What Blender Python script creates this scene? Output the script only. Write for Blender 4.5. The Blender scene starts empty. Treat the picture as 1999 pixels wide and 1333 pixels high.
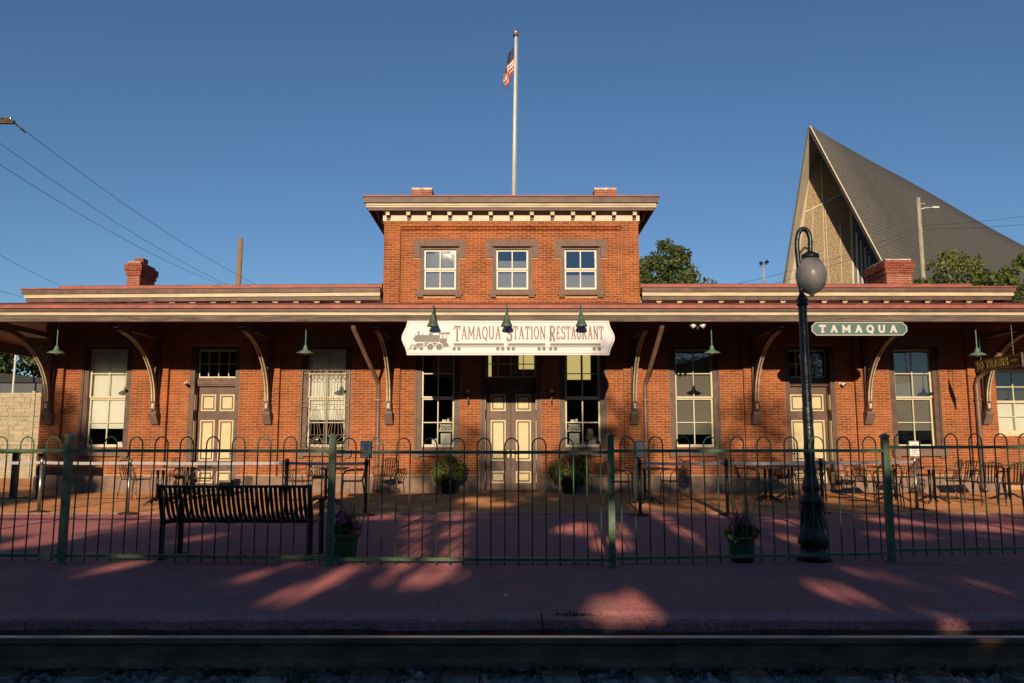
import bpy, math, random
import numpy as np
from mathutils import Vector, Matrix
R = math.radians
rnd = random.Random(7)
sc = bpy.context.scene
C = sc.collection

# ------------------------------------------------------------------ camera, sky, sun, exposure
FPX, CX, CY0 = 1518.0, 999.5, 666.5            # photograph's focal length and centre in its own pixels
PITCH = math.atan((858 - CY0) / FPX)
CAM = Vector((0.0, -19.85, 1.32))
cam = bpy.data.cameras.new('camera'); co = bpy.data.objects.new('camera', cam); C.objects.link(co)
co.location = CAM; co.rotation_euler = (math.pi / 2 + PITCH, 0, 0)
cam.sensor_width = 36.0; cam.lens = FPX / 1999 * 36.0; cam.clip_start = 0.05; cam.clip_end = 3000
sc.camera = co
SUN_EL, SUN_AZ = R(14.7), R(4.5)               # low sun behind the camera, slightly to the left
w = bpy.data.worlds.new('World'); sc.world = w; w.use_nodes = True
wn = w.node_tree.nodes; wl = w.node_tree.links
bg = wn['Background']; sky = wn.new('ShaderNodeTexSky'); sky.sky_type = 'NISHITA'; sky.sun_disc = False
sky.sun_elevation = SUN_EL; sky.sun_rotation = math.pi + SUN_AZ
sky.air_density = 1.0; sky.dust_density = 0.0; sky.ozone_density = 4.5; sky.altitude = 300
wl.new(sky.outputs[0], bg.inputs['Color']); bg.inputs['Strength'].default_value = 0.094
sl = bpy.data.lights.new('sun', 'SUN'); so = bpy.data.objects.new('sun', sl); C.objects.link(so)
sl.energy = 5.0; sl.angle = R(0.53); sl.color = (1.0, 0.79, 0.53)
sd = Vector((math.sin(SUN_AZ) * math.cos(SUN_EL), math.cos(SUN_AZ) * math.cos(SUN_EL), -math.sin(SUN_EL)))
so.rotation_euler = sd.to_track_quat('-Z', 'Y').to_euler(); so.location = (-10, -60, 30)
TS, TA = math.tan(SUN_EL) / math.cos(SUN_AZ), math.tan(SUN_AZ)
sc.view_settings.view_transform = 'Standard'; sc.view_settings.look = 'None'
sc.view_settings.exposure = 0.0; sc.view_settings.gamma = 1.0
sc.render.engine = 'CYCLES'

def ray(px, py):
    u = (px - CX) / FPX; v = (CY0 - py) / FPX
    return Vector((u, math.cos(PITCH) - v * math.sin(PITCH), math.sin(PITCH) + v * math.cos(PITCH)))
def at(px, py, Y):                               # the point of a pixel's ray on the vertical plane Y
    d = ray(px, py); return CAM + d * ((Y - CAM.y) / d.y)
def gr(px, py, z=0.0):                           # the point of a pixel's ray on level ground z
    d = ray(px, py); return CAM + d * ((z - CAM.z) / d.z)

# ------------------------------------------------------------------ materials
MATS = {}
def mat(name, col, rough=0.7, metal=0.0, var=0.15, scale=6.0, bump=0.0, bscale=40.0, col2=None, spec=0.5, island=False, stretch=(1, 1, 1), big=0.0):
    m = bpy.data.materials.new(name); m.use_nodes = True; MATS[name] = m
    n = m.node_tree.nodes; l = m.node_tree.links; b = n['Principled BSDF']
    b.inputs['Roughness'].default_value = rough; b.inputs['Metallic'].default_value = metal
    b.inputs['Specular IOR Level'].default_value = spec
    tc = n.new('ShaderNodeNewGeometry'); mp = n.new('ShaderNodeMapping'); mp.inputs['Scale'].default_value = stretch
    l.new(tc.outputs['Position'], mp.inputs['Vector'])
    nz = n.new('ShaderNodeTexNoise'); nz.inputs['Scale'].default_value = scale; nz.inputs['Detail'].default_value = 6; nz.inputs['Roughness'].default_value = 0.65
    l.new(mp.outputs[0], nz.inputs['Vector'])
    c2 = col2 or tuple(max(0, c * (1 - 2.2 * var)) for c in col)
    c1 = col if col2 else tuple(min(1, c * (1 + var)) for c in col)
    ramp = n.new('ShaderNodeMapRange'); ramp.inputs['From Min'].default_value = 0.32; ramp.inputs['From Max'].default_value = 0.68
    l.new(nz.outputs['Fac'], ramp.inputs['Value'])
    fac = ramp.outputs[0]
    if island:
        oi = n.new('ShaderNodeObjectInfo'); ad = n.new('ShaderNodeMath'); ad.operation = 'ADD'
        l.new(tc.outputs['Random Per Island'], ad.inputs[0]); l.new(oi.outputs['Random'], ad.inputs[1])
        fr = n.new('ShaderNodeMath'); fr.operation = 'FRACT'; l.new(ad.outputs[0], fr.inputs[0])
        mx2 = n.new('ShaderNodeMix'); mx2.inputs[0].default_value = 0.65; l.new(fac, mx2.inputs[2]); l.new(fr.outputs[0], mx2.inputs[3]); fac = mx2.outputs[0]
    if big:
        nb = n.new('ShaderNodeTexNoise'); nb.inputs['Scale'].default_value = 0.55; nb.inputs['Detail'].default_value = 4
        l.new(tc.outputs['Position'], nb.inputs['Vector'])
        mxb = n.new('ShaderNodeMix'); mxb.inputs[0].default_value = big; l.new(fac, mxb.inputs[2]); l.new(nb.outputs['Fac'], mxb.inputs[3]); fac = mxb.outputs[0]
    mx = n.new('ShaderNodeMix'); mx.data_type = 'RGBA'
    mx.inputs[6].default_value = (*c1, 1); mx.inputs[7].default_value = (*c2, 1)
    l.new(fac, mx.inputs[0]); l.new(mx.outputs[2], b.inputs['Base Color'])
    if bump:
        nb = n.new('ShaderNodeTexNoise'); nb.inputs['Scale'].default_value = bscale; nb.inputs['Detail'].default_value = 5
        l.new(mp.outputs[0], nb.inputs['Vector'])
        bp = n.new('ShaderNodeBump'); bp.inputs['Strength'].default_value = bump; bp.inputs['Distance'].default_value = 0.02
        l.new(nb.outputs['Fac'], bp.inputs['Height']); l.new(bp.outputs[0], b.inputs['Normal'])
    return m
mat('brick', (0.43, 0.130, 0.041), 0.85, col2=(0.205, 0.044, 0.017), scale=9, bump=0.35, bscale=70, island=True, big=0.3, spec=0.2)
mat('old_brick', (0.370, 0.132, 0.079), 0.9, col2=(0.211, 0.053, 0.040), scale=9, bump=0.4, bscale=60, island=True, spec=0.2)
mat('mortar', (0.510, 0.326, 0.194), 0.95, var=0.12, scale=14, spec=0.1)
mat('white_mortar', (0.66, 0.52, 0.45), 0.95, var=0.25, scale=8, spec=0.1)
mat('brownstone', (0.215, 0.140, 0.108), 0.85, var=0.16, scale=12, bump=0.5, bscale=50, big=0.3)
mat('foundation_stone', (0.273, 0.176, 0.132), 0.85, var=0.2, scale=5, bump=0.5, bscale=30, big=0.35)
mat('brown_paint', (0.122, 0.062, 0.044), 0.55, var=0.2, scale=5, bump=0.12, bscale=30)
mat('dark_brown', (0.075, 0.046, 0.036), 0.6, var=0.2, scale=5, bump=0.15, bscale=30)
mat('beam_wood', (0.160, 0.112, 0.090), 0.8, var=0.28, scale=7, bump=0.35, bscale=18, stretch=(0.25, 1, 2.5))
mat('cream', (0.58, 0.49, 0.33), 0.55, var=0.14, scale=5, bump=0.2, bscale=25, stretch=(.3, 1, 2))
mat('door_cream', (0.62, 0.51, 0.29), 0.5, var=0.06, scale=6)
mat('frieze_cream', (0.66, 0.57, 0.42), 0.6, var=0.06, scale=5)
mat('sash_cream', (0.62, 0.56, 0.40), 0.5, var=0.07, scale=9)
mat('sash_white', (0.686, 0.651, 0.528), 0.5, var=0.06, scale=9)
mat('roof_red', (0.352, 0.092, 0.063), 0.6, var=0.16, scale=4, bump=0.15, bscale=12, big=0.3)
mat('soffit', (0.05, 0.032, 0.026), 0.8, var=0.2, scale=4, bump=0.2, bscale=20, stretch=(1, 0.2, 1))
mat('fence_green', (0.075, 0.150, 0.078), 0.42, var=0.2, scale=9, bump=0.1, bscale=60)
mat('lamp_green', (0.14, 0.25, 0.18), 0.55, var=0.25, scale=14)
mat('shade_green', (0.07, 0.125, 0.085), 0.5, var=0.2, scale=12)
mat('black_metal', (0.012, 0.013, 0.014), 0.4, var=0.3, scale=20, bump=0.15, bscale=60)
mat('post_black', (0.010, 0.016, 0.018), 0.35, var=0.3, scale=14, bump=0.4, bscale=25)
mat('bench_black', (0.011, 0.011, 0.013), 0.38, var=0.2, scale=20)
mat('bronze_metal', (0.13, 0.085, 0.06), 0.4, 0.5, var=0.3, scale=20)
mat('steel_tube', (0.42, 0.38, 0.33), 0.32, 0.85, var=0.15, scale=20)
mat('belt_grey', (0.40, 0.37, 0.38), 0.7, var=0.08)
mat('table_wood', (0.30, 0.135, 0.06), 0.5, var=0.25, scale=5, stretch=(0.4, 3, 1), bump=0.15)
mat('downspout', (0.20, 0.115, 0.085), 0.45, var=0.15, scale=5)
mat('sign_white', (0.66, 0.61, 0.62), 0.45, var=0.03, scale=3)
mat('sign_line', (0.10, 0.09, 0.08), 0.5, var=0.1)
mat('sign_grey', (0.13, 0.125, 0.10), 0.5, var=0.12)
mat('letter_red', (0.20, 0.105, 0.095), 0.5, var=0.12)
mat('board_green', (0.075, 0.140, 0.125), 0.5, var=0.06, scale=4)
mat('board_white', (0.60, 0.58, 0.53), 0.5, var=0.04)
mat('trains_board', (0.085, 0.045, 0.022), 0.55, var=0.2, scale=8)
mat('gold', (0.52, 0.34, 0.10), 0.45, var=0.12)
mat('white_plastic', (0.80, 0.78, 0.74), 0.35, var=0.04)
mat('paper', (0.82, 0.79, 0.72), 0.6, var=0.04)
mat('blind_white', (0.80, 0.79, 0.74), 0.7, var=0.03, scale=2)
mat('blind_grey', (0.17, 0.155, 0.135), 0.7, var=0.06, scale=2)
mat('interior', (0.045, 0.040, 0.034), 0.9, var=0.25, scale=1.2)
mat('pole_white', (0.634, 0.634, 0.598), 0.4, var=0.06, scale=5)
mat('gold_ball', (0.75, 0.55, 0.25), 0.3, 0.8, var=0.1)
mat('flag_red', (0.42, 0.05, 0.05), 0.8, var=0.1); mat('flag_white', (0.72, 0.66, 0.60), 0.8, var=0.06); mat('flag_blue', (0.04, 0.05, 0.12), 0.8, var=0.1)
mat('platform', (0.43, 0.150, 0.142), 0.82, col2=(0.25, 0.078, 0.084), scale=3.2, bump=0.5, bscale=90, big=0.45)
mat('kerb', (0.46, 0.18, 0.17), 0.8, col2=(0.23, 0.09, 0.09), scale=3, bump=0.5, bscale=40, stretch=(0.25, 1, 1.5))
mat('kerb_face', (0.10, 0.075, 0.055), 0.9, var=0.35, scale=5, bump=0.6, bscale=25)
mat('joint', (0.42, 0.27, 0.22), 0.9, var=0.3, scale=6)
mat('rail_top', (0.42, 0.40, 0.39), 0.28, 0.9, var=0.15, scale=3, stretch=(0.1, 4, 4))
mat('rail_rust', (0.19, 0.115, 0.065), 0.8, 0.1, var=0.3, scale=6, bump=0.3, bscale=40, stretch=(0.4, 1, 1))
mat('tie_wood', (0.22, 0.185, 0.155), 0.9, var=0.35, scale=5, bump=0.7, bscale=16, stretch=(3, 0.4, 1))
mat('ballast', (0.28, 0.265, 0.255), 0.92, var=0.35, scale=3, bump=0.6, bscale=30, island=True)
mat('earth', (0.075, 0.062, 0.050), 0.95, var=0.3, scale=1.5, bump=0.6, bscale=10)
mat('lawn', (0.055, 0.085, 0.025), 0.95, var=0.35, scale=1.2, bump=0.6, bscale=20)
mat('asphalt', (0.055, 0.055, 0.057), 0.9, var=0.2, scale=2, bump=0.4, bscale=40)
mat('bark', (0.085, 0.062, 0.045), 0.9, var=0.3, scale=6, bump=0.8, bscale=14, stretch=(3, 3, 0.5))
mat('pole_wood', (0.34, 0.20, 0.105), 0.85, var=0.25, scale=5, bump=0.5, bscale=14, stretch=(4, 4, 0.3))
mat('pole_grey', (0.42, 0.36, 0.29), 0.85, var=0.25, scale=5, bump=0.4, bscale=14, stretch=(4, 4, 0.3))
mat('wire', (0.02, 0.022, 0.03), 0.6)
mat('shingle', (0.110, 0.101, 0.092), 0.85, var=0.18, scale=1.6, bump=0.5, bscale=8, stretch=(1, 1, 3), big=0.3)
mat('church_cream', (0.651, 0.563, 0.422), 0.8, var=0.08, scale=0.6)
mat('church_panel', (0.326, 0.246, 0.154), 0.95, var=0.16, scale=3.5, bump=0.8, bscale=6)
mat('church_trim', (0.62, 0.55, 0.42), 0.7, var=0.08)
mat('church_glass', (0.16, 0.19, 0.23), 0.2, var=0.2)
mat('barrier', (0.458, 0.387, 0.264), 0.85, var=0.14, scale=4, bump=0.6, bscale=14, stretch=(0.6, 1, 2))
mat('shed_grey', (0.080, 0.085, 0.095), 0.6, var=0.12, scale=1.5)
mat('pot_black', (0.012, 0.012, 0.012), 0.5); mat('pot_green', (0.035, 0.115, 0.045), 0.45, var=0.15)
mat('soil', (0.03, 0.022, 0.016), 0.95)
mat('flower_pink', (0.62, 0.07, 0.26), 0.6, var=0.2); mat('flower_red', (0.60, 0.07, 0.07), 0.6, var=0.2); mat('flower_yellow', (0.62, 0.58, 0.20), 0.6, var=0.2); mat('flower_violet', (0.20, 0.07, 0.32), 0.6, var=0.2)
mat('straw', (0.36, 0.25, 0.15), 0.8, var=0.2)
mat('copper_glow', (0.75, 0.50, 0.38), 0.25, 0.3)
mat('brass', (0.55, 0.38, 0.16), 0.3, 0.85)

def leafmat(name, c1, c2, tr=0.3):
    m = bpy.data.materials.new(name); m.use_nodes = True; MATS[name] = m
    n = m.node_tree.nodes; l = m.node_tree.links; b = n['Principled BSDF']
    g = n.new('ShaderNodeNewGeometry'); mx = n.new('ShaderNodeMix'); mx.data_type = 'RGBA'
    mx.inputs[6].default_value = (*c1, 1); mx.inputs[7].default_value = (*c2, 1)
    l.new(g.outputs['Random Per Island'], mx.inputs[0]); l.new(mx.outputs[2], b.inputs['Base Color'])
    b.inputs['Roughness'].default_value = 0.6; b.inputs['Specular IOR Level'].default_value = 0.3
    t = n.new('ShaderNodeBsdfTranslucent'); l.new(mx.outputs[2], t.inputs['Color'])
    ms = n.new('ShaderNodeMixShader'); ms.inputs[0].default_value = tr
    l.new(b.outputs[0], ms.inputs[1]); l.new(t.outputs[0], ms.inputs[2]); l.new(ms.outputs[0], n['Material Output'].inputs['Surface'])
    return m
leafmat('leaf_mid', (0.145, 0.175, 0.045), (0.045, 0.070, 0.020))
leafmat('leaf_light', (0.22, 0.25, 0.06), (0.065, 0.095, 0.024))
leafmat('leaf_dark', (0.05, 0.075, 0.025), (0.022, 0.04, 0.014))
leafmat('leaf_red', (0.13, 0.03, 0.03), (0.05, 0.03, 0.02))
leafmat('leaf_lime', (0.19, 0.26, 0.05), (0.08, 0.14, 0.03))
leafmat('grass_blade', (0.12, 0.15, 0.05), (0.05, 0.075, 0.02))

def glassmat(name, tint, refl=1.0, base=0.03):
    m = bpy.data.materials.new(name); m.use_nodes = True; MATS[name] = m
    n = m.node_tree.nodes; l = m.node_tree.links; n.remove(n['Principled BSDF'])
    t = n.new('ShaderNodeBsdfTransparent'); t.inputs[0].default_value = (*tint, 1)
    g = n.new('ShaderNodeBsdfGlossy'); g.inputs['Roughness'].default_value = 0.015
    f = n.new('ShaderNodeFresnel'); f.inputs['IOR'].default_value = 1.55
    mu = n.new('ShaderNodeMath'); mu.operation = 'MULTIPLY_ADD'; mu.inputs[1].default_value = refl; mu.inputs[2].default_value = base; mu.use_clamp = True
    l.new(f.outputs[0], mu.inputs[0])
    nz = n.new('ShaderNodeTexNoise'); nz.inputs['Scale'].default_value = 1.8; ge = n.new('ShaderNodeNewGeometry'); l.new(ge.outputs['Position'], nz.inputs['Vector'])
    bp = n.new('ShaderNodeBump'); bp.inputs['Strength'].default_value = 0.25; bp.inputs['Distance'].default_value = 0.01
    l.new(nz.outputs['Fac'], bp.inputs['Height']); l.new(bp.outputs[0], g.inputs['Normal'])
    ms = n.new('ShaderNodeMixShader'); l.new(mu.outputs[0], ms.inputs[0]); l.new(t.outputs[0], ms.inputs[1]); l.new(g.outputs[0], ms.inputs[2])
    l.new(ms.outputs[0], n['Material Output'].inputs['Surface'])
glassmat('glass', (0.86, 0.88, 0.86), 1.0, 0.07)
glassmat('tower_glass', (0.5, 0.5, 0.5), 1.0, 0.22)

def courses(name, axis_scale, dark, bump):
    m = MATS[name]; n = m.node_tree.nodes; l = m.node_tree.links; b = n['Principled BSDF']
    g = n.new('ShaderNodeNewGeometry'); wv = n.new('ShaderNodeTexWave'); wv.wave_type = 'BANDS'; wv.bands_direction = 'Z'; wv.wave_profile = 'SAW'
    wv.inputs['Scale'].default_value = axis_scale; wv.inputs['Distortion'].default_value = 0.6; wv.inputs['Detail'].default_value = 3; wv.inputs['Detail Scale'].default_value = 2
    l.new(g.outputs['Position'], wv.inputs['Vector'])
    src = b.inputs['Base Color'].links[0].from_socket
    mr = n.new('ShaderNodeMapRange'); mr.inputs['To Min'].default_value = dark; mr.inputs['To Max'].default_value = 1.1; l.new(wv.outputs['Fac'], mr.inputs['Value'])
    mx = n.new('ShaderNodeMix'); mx.data_type = 'RGBA'; mx.blend_type = 'MULTIPLY'; mx.inputs[0].default_value = 1; l.new(src, mx.inputs[6]); l.new(mr.outputs[0], mx.inputs[7]); l.new(mx.outputs[2], b.inputs['Base Color'])
    bp = n.new('ShaderNodeBump'); bp.inputs['Strength'].default_value = bump; bp.inputs['Distance'].default_value = 0.05; l.new(wv.outputs['Fac'], bp.inputs['Height']); l.new(bp.outputs[0], b.inputs['Normal'])
courses('shingle', 0.75, 0.72, 0.5)
def grit(name, amount, scale, crack):
    m = MATS[name]; n = m.node_tree.nodes; l = m.node_tree.links; b = n['Principled BSDF']; g = n.new('ShaderNodeNewGeometry')
    nz = n.new('ShaderNodeTexNoise'); nz.inputs['Scale'].default_value = scale; nz.inputs['Detail'].default_value = 3; l.new(g.outputs['Position'], nz.inputs['Vector'])
    mr = n.new('ShaderNodeMapRange'); mr.inputs['From Min'].default_value = 0.36; mr.inputs['From Max'].default_value = 0.62; mr.inputs['To Min'].default_value = 1 - amount; mr.inputs['To Max'].default_value = 1 + amount * .6; l.new(nz.outputs['Fac'], mr.inputs['Value'])
    src = b.inputs['Base Color'].links[0].from_socket
    mx = n.new('ShaderNodeMix'); mx.data_type = 'RGBA'; mx.blend_type = 'MULTIPLY'; mx.inputs[0].default_value = 1; l.new(src, mx.inputs[6]); l.new(mr.outputs[0], mx.inputs[7])
    out = mx.outputs[2]
    if crack:                                                      # dark worn patches where the paint has gone
        n2 = n.new('ShaderNodeTexNoise'); n2.inputs['Scale'].default_value = 1.1; n2.inputs['Detail'].default_value = 8; n2.inputs['Roughness'].default_value = .75; l.new(g.outputs['Position'], n2.inputs['Vector'])
        r2 = n.new('ShaderNodeMapRange'); r2.inputs['From Min'].default_value = .54; r2.inputs['From Max'].default_value = .70; l.new(n2.outputs['Fac'], r2.inputs['Value'])
        m2 = n.new('ShaderNodeMix'); m2.data_type = 'RGBA'; m2.inputs[7].default_value = (.15, .11, .11, 1); l.new(r2.outputs[0], m2.inputs[0]); l.new(out, m2.inputs[6]); out = m2.outputs[2]
    l.new(out, b.inputs['Base Color'])
for q in ('platform', 'kerb', 'ballast', 'tie_wood', 'joint'): MATS[q].node_tree.nodes['Principled BSDF'].inputs['Diffuse Roughness'].default_value = 1.0
grit('platform', .45, 55, True); grit('kerb', .35, 40, True); grit('brick', .22, 2.2, False); grit('brick', .13, .7, False); grit('brown_paint', .2, 3, False); grit('roof_red', .2, 2.5, False); grit('church_panel', .35, 9, False)
def brickpave():
    m = bpy.data.materials.new('brick_paving'); m.use_nodes = True; MATS['brick_paving'] = m
    n = m.node_tree.nodes; l = m.node_tree.links; b = n['Principled BSDF']; b.inputs['Roughness'].default_value = 0.85; b.inputs['Diffuse Roughness'].default_value = 1.0
    g = n.new('ShaderNodeNewGeometry')
    bt = n.new('ShaderNodeTexBrick'); bt.inputs['Scale'].default_value = 1.0
    bt.inputs['Color1'].default_value = (0.46, 0.20, 0.075, 1); bt.inputs['Color2'].default_value = (0.36, 0.135, 0.052, 1); bt.inputs['Mortar'].default_value = (0.17, 0.09, 0.05, 1)
    bt.inputs['Brick Width'].default_value = 0.21; bt.inputs['Row Height'].default_value = 0.105; bt.inputs['Mortar Size'].default_value = 0.006; bt.inputs['Bias'].default_value = -0.1
    l.new(g.outputs['Position'], bt.inputs['Vector'])
    nz = n.new('ShaderNodeTexNoise'); nz.inputs['Scale'].default_value = 1.3; nz.inputs['Detail'].default_value = 6; l.new(g.outputs['Position'], nz.inputs['Vector'])
    mr = n.new('ShaderNodeMapRange'); mr.inputs['From Min'].default_value = 0.3; mr.inputs['From Max'].default_value = 0.7; mr.inputs['To Min'].default_value = 0.6; mr.inputs['To Max'].default_value = 1.15; l.new(nz.outputs['Fac'], mr.inputs['Value'])
    mx = n.new('ShaderNodeMix'); mx.data_type = 'RGBA'; mx.blend_type = 'MULTIPLY'; mx.inputs[0].default_value = 1
    l.new(bt.outputs['Color'], mx.inputs[6]); l.new(mr.outputs[0], mx.inputs[7]); l.new(mx.outputs[2], b.inputs['Base Color'])
    bp = n.new('ShaderNodeBump'); bp.inputs['Strength'].default_value = 0.5; bp.inputs['Distance'].default_value = 0.006; bp.invert = True
    l.new(bt.outputs['Fac'], bp.inputs['Height']); l.new(bp.outputs[0], b.inputs['Normal'])
brickpave()
def globemat():
    m = bpy.data.materials.new('globe_glass'); m.use_nodes = True; MATS['globe_glass'] = m
    b = m.node_tree.nodes['Principled BSDF']
    b.inputs['Base Color'].default_value = (0.34, 0.32, 0.32, 1); b.inputs['Roughness'].default_value = 0.3
    b.inputs['Transmission Weight'].default_value = 0.35; b.inputs['IOR'].default_value = 1.3
globemat()
def emat(name, col, s):
    m = bpy.data.materials.new(name); m.use_nodes = True; MATS[name] = m
    n = m.node_tree.nodes; b = n['Principled BSDF']; b.inputs['Base Color'].default_value = (*col, 1)
    b.inputs['Emission Color'].default_value = (*col, 1); b.inputs['Emission Strength'].default_value = s
emat('wall_glow', (0.80, 0.62, 0.22), 0.85)  # emission put into the colour for light on the interior wall

# ------------------------------------------------------------------ mesh helpers
class MB:
    def __init__(s): s.v = []; s.f = []; s.m = []
    def add(s, vs, fs, mi=0):
        o = len(s.v); s.v += [tuple(p) for p in vs]; s.f += [tuple(i + o for i in q) for q in fs]; s.m += [mi] * len(fs); return s
    def box(s, x0, x1, y0, y1, z0, z1, mi=0):
        return s.add([(x0, y0, z0), (x1, y0, z0), (x1, y1, z0), (x0, y1, z0), (x0, y0, z1), (x1, y0, z1), (x1, y1, z1), (x0, y1, z1)],
                     [(0, 3, 2, 1), (4, 5, 6, 7), (0, 1, 5, 4), (1, 2, 6, 5), (2, 3, 7, 6), (3, 0, 4, 7)], mi)
    def obox(s, a, b, wdt, hgt, up=(0, 0, 1), mi=0):           # a bar of rectangular section from a to b
        a = Vector(a); b = Vector(b); d = (b - a).normalized(); up = Vector(up)
        if abs(d.dot(up)) > 0.99: up = Vector((0, 1, 0))
        x = d.cross(up).normalized(); y = x.cross(d).normalized(); vs = []
        for p in (a, b):
            for i, j in ((-1, -1), (1, -1), (1, 1), (-1, 1)): vs.append(p + x * (i * wdt / 2) + y * (j * hgt / 2))
        return s.add(vs, [(0, 1, 2, 3), (7, 6, 5, 4), (0, 4, 5, 1), (1, 5, 6, 2), (2, 6, 7, 3), (3, 7, 4, 0)], mi)
    def prism(s, pts, d0, d1, axis='y', mi=0):                 # outline extruded; axis y: pts are (x,z), x: (y,z), z: (x,y)
        n = len(pts)
        def P(p, d): return (p[0], d, p[1]) if axis == 'y' else ((d, p[0], p[1]) if axis == 'x' else (p[0], p[1], d))
        vs = [P(p, d0) for p in pts] + [P(p, d1) for p in pts]
        fs = [tuple(range(n)), tuple(range(2 * n - 1, n - 1, -1))] + [(i, i + n, (i + 1) % n + n, (i + 1) % n) for i in range(n)]
        return s.add(vs, fs, mi)
    def tube(s, pts, r, n=8, mi=0, closed=False):
        pts = [Vector(p) for p in pts]; k = len(pts); rs = r if isinstance(r, (list, tuple)) else [r] * k
        vs = []; fs = []; ref = None
        for i, p in enumerate(pts):
            d = (pts[min(i + 1, k - 1)] - pts[max(i - 1, 0)]).normalized()
            if ref is None:
                ref = Vector((0, 0, 1)) if abs(d.z) < 0.9 else Vector((0, 1, 0))
            x = d.cross(ref).normalized(); y = x.cross(d).normalized(); ref = y
            for j in range(n):
                a = 2 * math.pi * j / n; vs.append(p + (x * math.cos(a) + y * math.sin(a)) * rs[i])
        for i in range(k - 1):
            for j in range(n): fs.append((i * n + j, i * n + (j + 1) % n, (i + 1) * n + (j + 1) % n, (i + 1) * n + j))
        fs.append(tuple(range(n - 1, -1, -1))); fs.append(tuple(range((k - 1) * n, k * n)))
        return s.add(vs, fs, mi)
    def lathe(s, prof, c=(0, 0, 0), n=20, mi=0, cap=True):     # profile of (radius, z)
        vs = []; fs = []
        for r_, z in prof:
            for j in range(n):
                a = 2 * math.pi * j / n; vs.append((c[0] + r_ * math.cos(a), c[1] + r_ * math.sin(a), c[2] + z))
        for i in range(len(prof) - 1):
            for j in range(n): fs.append((i * n + j, i * n + (j + 1) % n, (i + 1) * n + (j + 1) % n, (i + 1) * n + j))
        if cap: fs.append(tuple(range(n - 1, -1, -1))); k = len(prof) - 1; fs.append(tuple(range(k * n, k * n + n)))
        return s.add(vs, fs, mi)
    def disc(s, cx, cz, r_, y0, y1, n=20, mi=0):
        return s.prism([(cx + r_ * math.cos(2 * math.pi * i / n), cz + r_ * math.sin(2 * math.pi * i / n)) for i in range(n)], y0, y1, 'y', mi)
    def mesh(s, name, smooth=False):
        me = bpy.data.meshes.new(name); me.from_pydata(s.v, [], s.f); me.update()
        if any(s.m): me.polygons.foreach_set('material_index', s.m)
        if smooth: me.polygons.foreach_set('use_smooth', [True] * len(me.polygons))
        return me
    def build(s, name, mats, parent=None, smooth=False, loc=None, **props):
        return link(name, s.mesh(name, smooth), mats, parent, loc, **props)
def link(name, me, mats=None, parent=None, loc=None, **props):
    if mats and not me.materials:
        for q in (mats if isinstance(mats, (list, tuple)) else [mats]): me.materials.append(MATS[q])
    o = bpy.data.objects.new(name, me); C.objects.link(o)
    if parent: o.parent = parent
    if loc is not None: o.location = loc
    for k, v_ in props.items(): o[k] = v_
    return o
def tag(o, label, cat, group=None):
    o['label'] = label; o['category'] = cat
    if group: o['group'] = group
    return o
def thing(name, label, cat, loc=(0, 0, 0), rz=0.0, group=None):
    o = bpy.data.objects.new(name, None); o.empty_display_size = 0.2; C.objects.link(o)
    o.location = loc; o.rotation_euler = (0, 0, rz); return tag(o, label, cat, group)
def dup(root, loc, rz, label, group=None):
    r_ = root.copy(); C.objects.link(r_); r_.location = loc; r_.rotation_euler = (0, 0, rz); r_['label'] = label
    if group: r_['group'] = group
    for ch in root.children:
        c = ch.copy(); C.objects.link(c); c.parent = r_
        for g in ch.children:
            d = g.copy(); C.objects.link(d); d.parent = c
    return r_
def struct(o): o['kind'] = 'structure'; return o
def stuff(o): o['kind'] = 'stuff'; return o
def arc(cx, cy, rx, ry, a0, a1, n): return [(cx + rx * math.cos(R(a0 + (a1 - a0) * i / n)), cy + ry * math.sin(R(a0 + (a1 - a0) * i / n))) for i in range(n + 1)]

# leaves as many small faces, numpy for speed
def leaf_mesh(name, P, N_seed, size, aspect=0.55, droop=0.0):
    g = np.random.default_rng(N_seed); n = len(P)
    d = g.normal(size=(n, 3)); d[:, 2] -= droop; d /= np.linalg.norm(d, axis=1)[:, None]
    e = np.cross(d, g.normal(size=(n, 3))); e /= np.linalg.norm(e, axis=1)[:, None] + 1e-9
    s = (size * g.uniform(0.6, 1.35, size=n))[:, None]
    nn = np.cross(d, e)
    V = np.empty((n, 4, 3)); V[:, 0] = P - d * s * 0.5; V[:, 1] = P + e * s * aspect * 0.5 + nn * s * 0.06; V[:, 2] = P + d * s * 0.5; V[:, 3] = P - e * s * aspect * 0.5 + nn * s * 0.06
    me = bpy.data.meshes.new(name); me.vertices.add(4 * n); me.vertices.foreach_set('co', V.reshape(-1).astype(np.float32))
    me.loops.add(4 * n); me.loops.foreach_set('vertex_index', np.arange(4 * n, dtype=np.int32))
    me.polygons.add(n); me.polygons.foreach_set('loop_start', np.arange(0, 4 * n, 4, dtype=np.int32)); me.polygons.foreach_set('loop_total', np.full(n, 4, dtype=np.int32))
    me.update(calc_edges=True); return me
def clump_points(g, clumps, n):
    out = []; tot = sum(c[3] ** 2 for c in clumps)
    for cx, cy, cz, r_ in clumps:
        k = max(8, int(n * r_ ** 2 / tot)); d = g.normal(size=(k, 3)); d /= np.linalg.norm(d, axis=1)[:, None]
        rr = r_ * g.uniform(0.2, 1.25, size=k) ** 0.55
        out.append(np.array([cx, cy, cz]) + d * rr[:, None] * np.array([1, 1, 0.85]))
    return np.concatenate(out)
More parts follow.
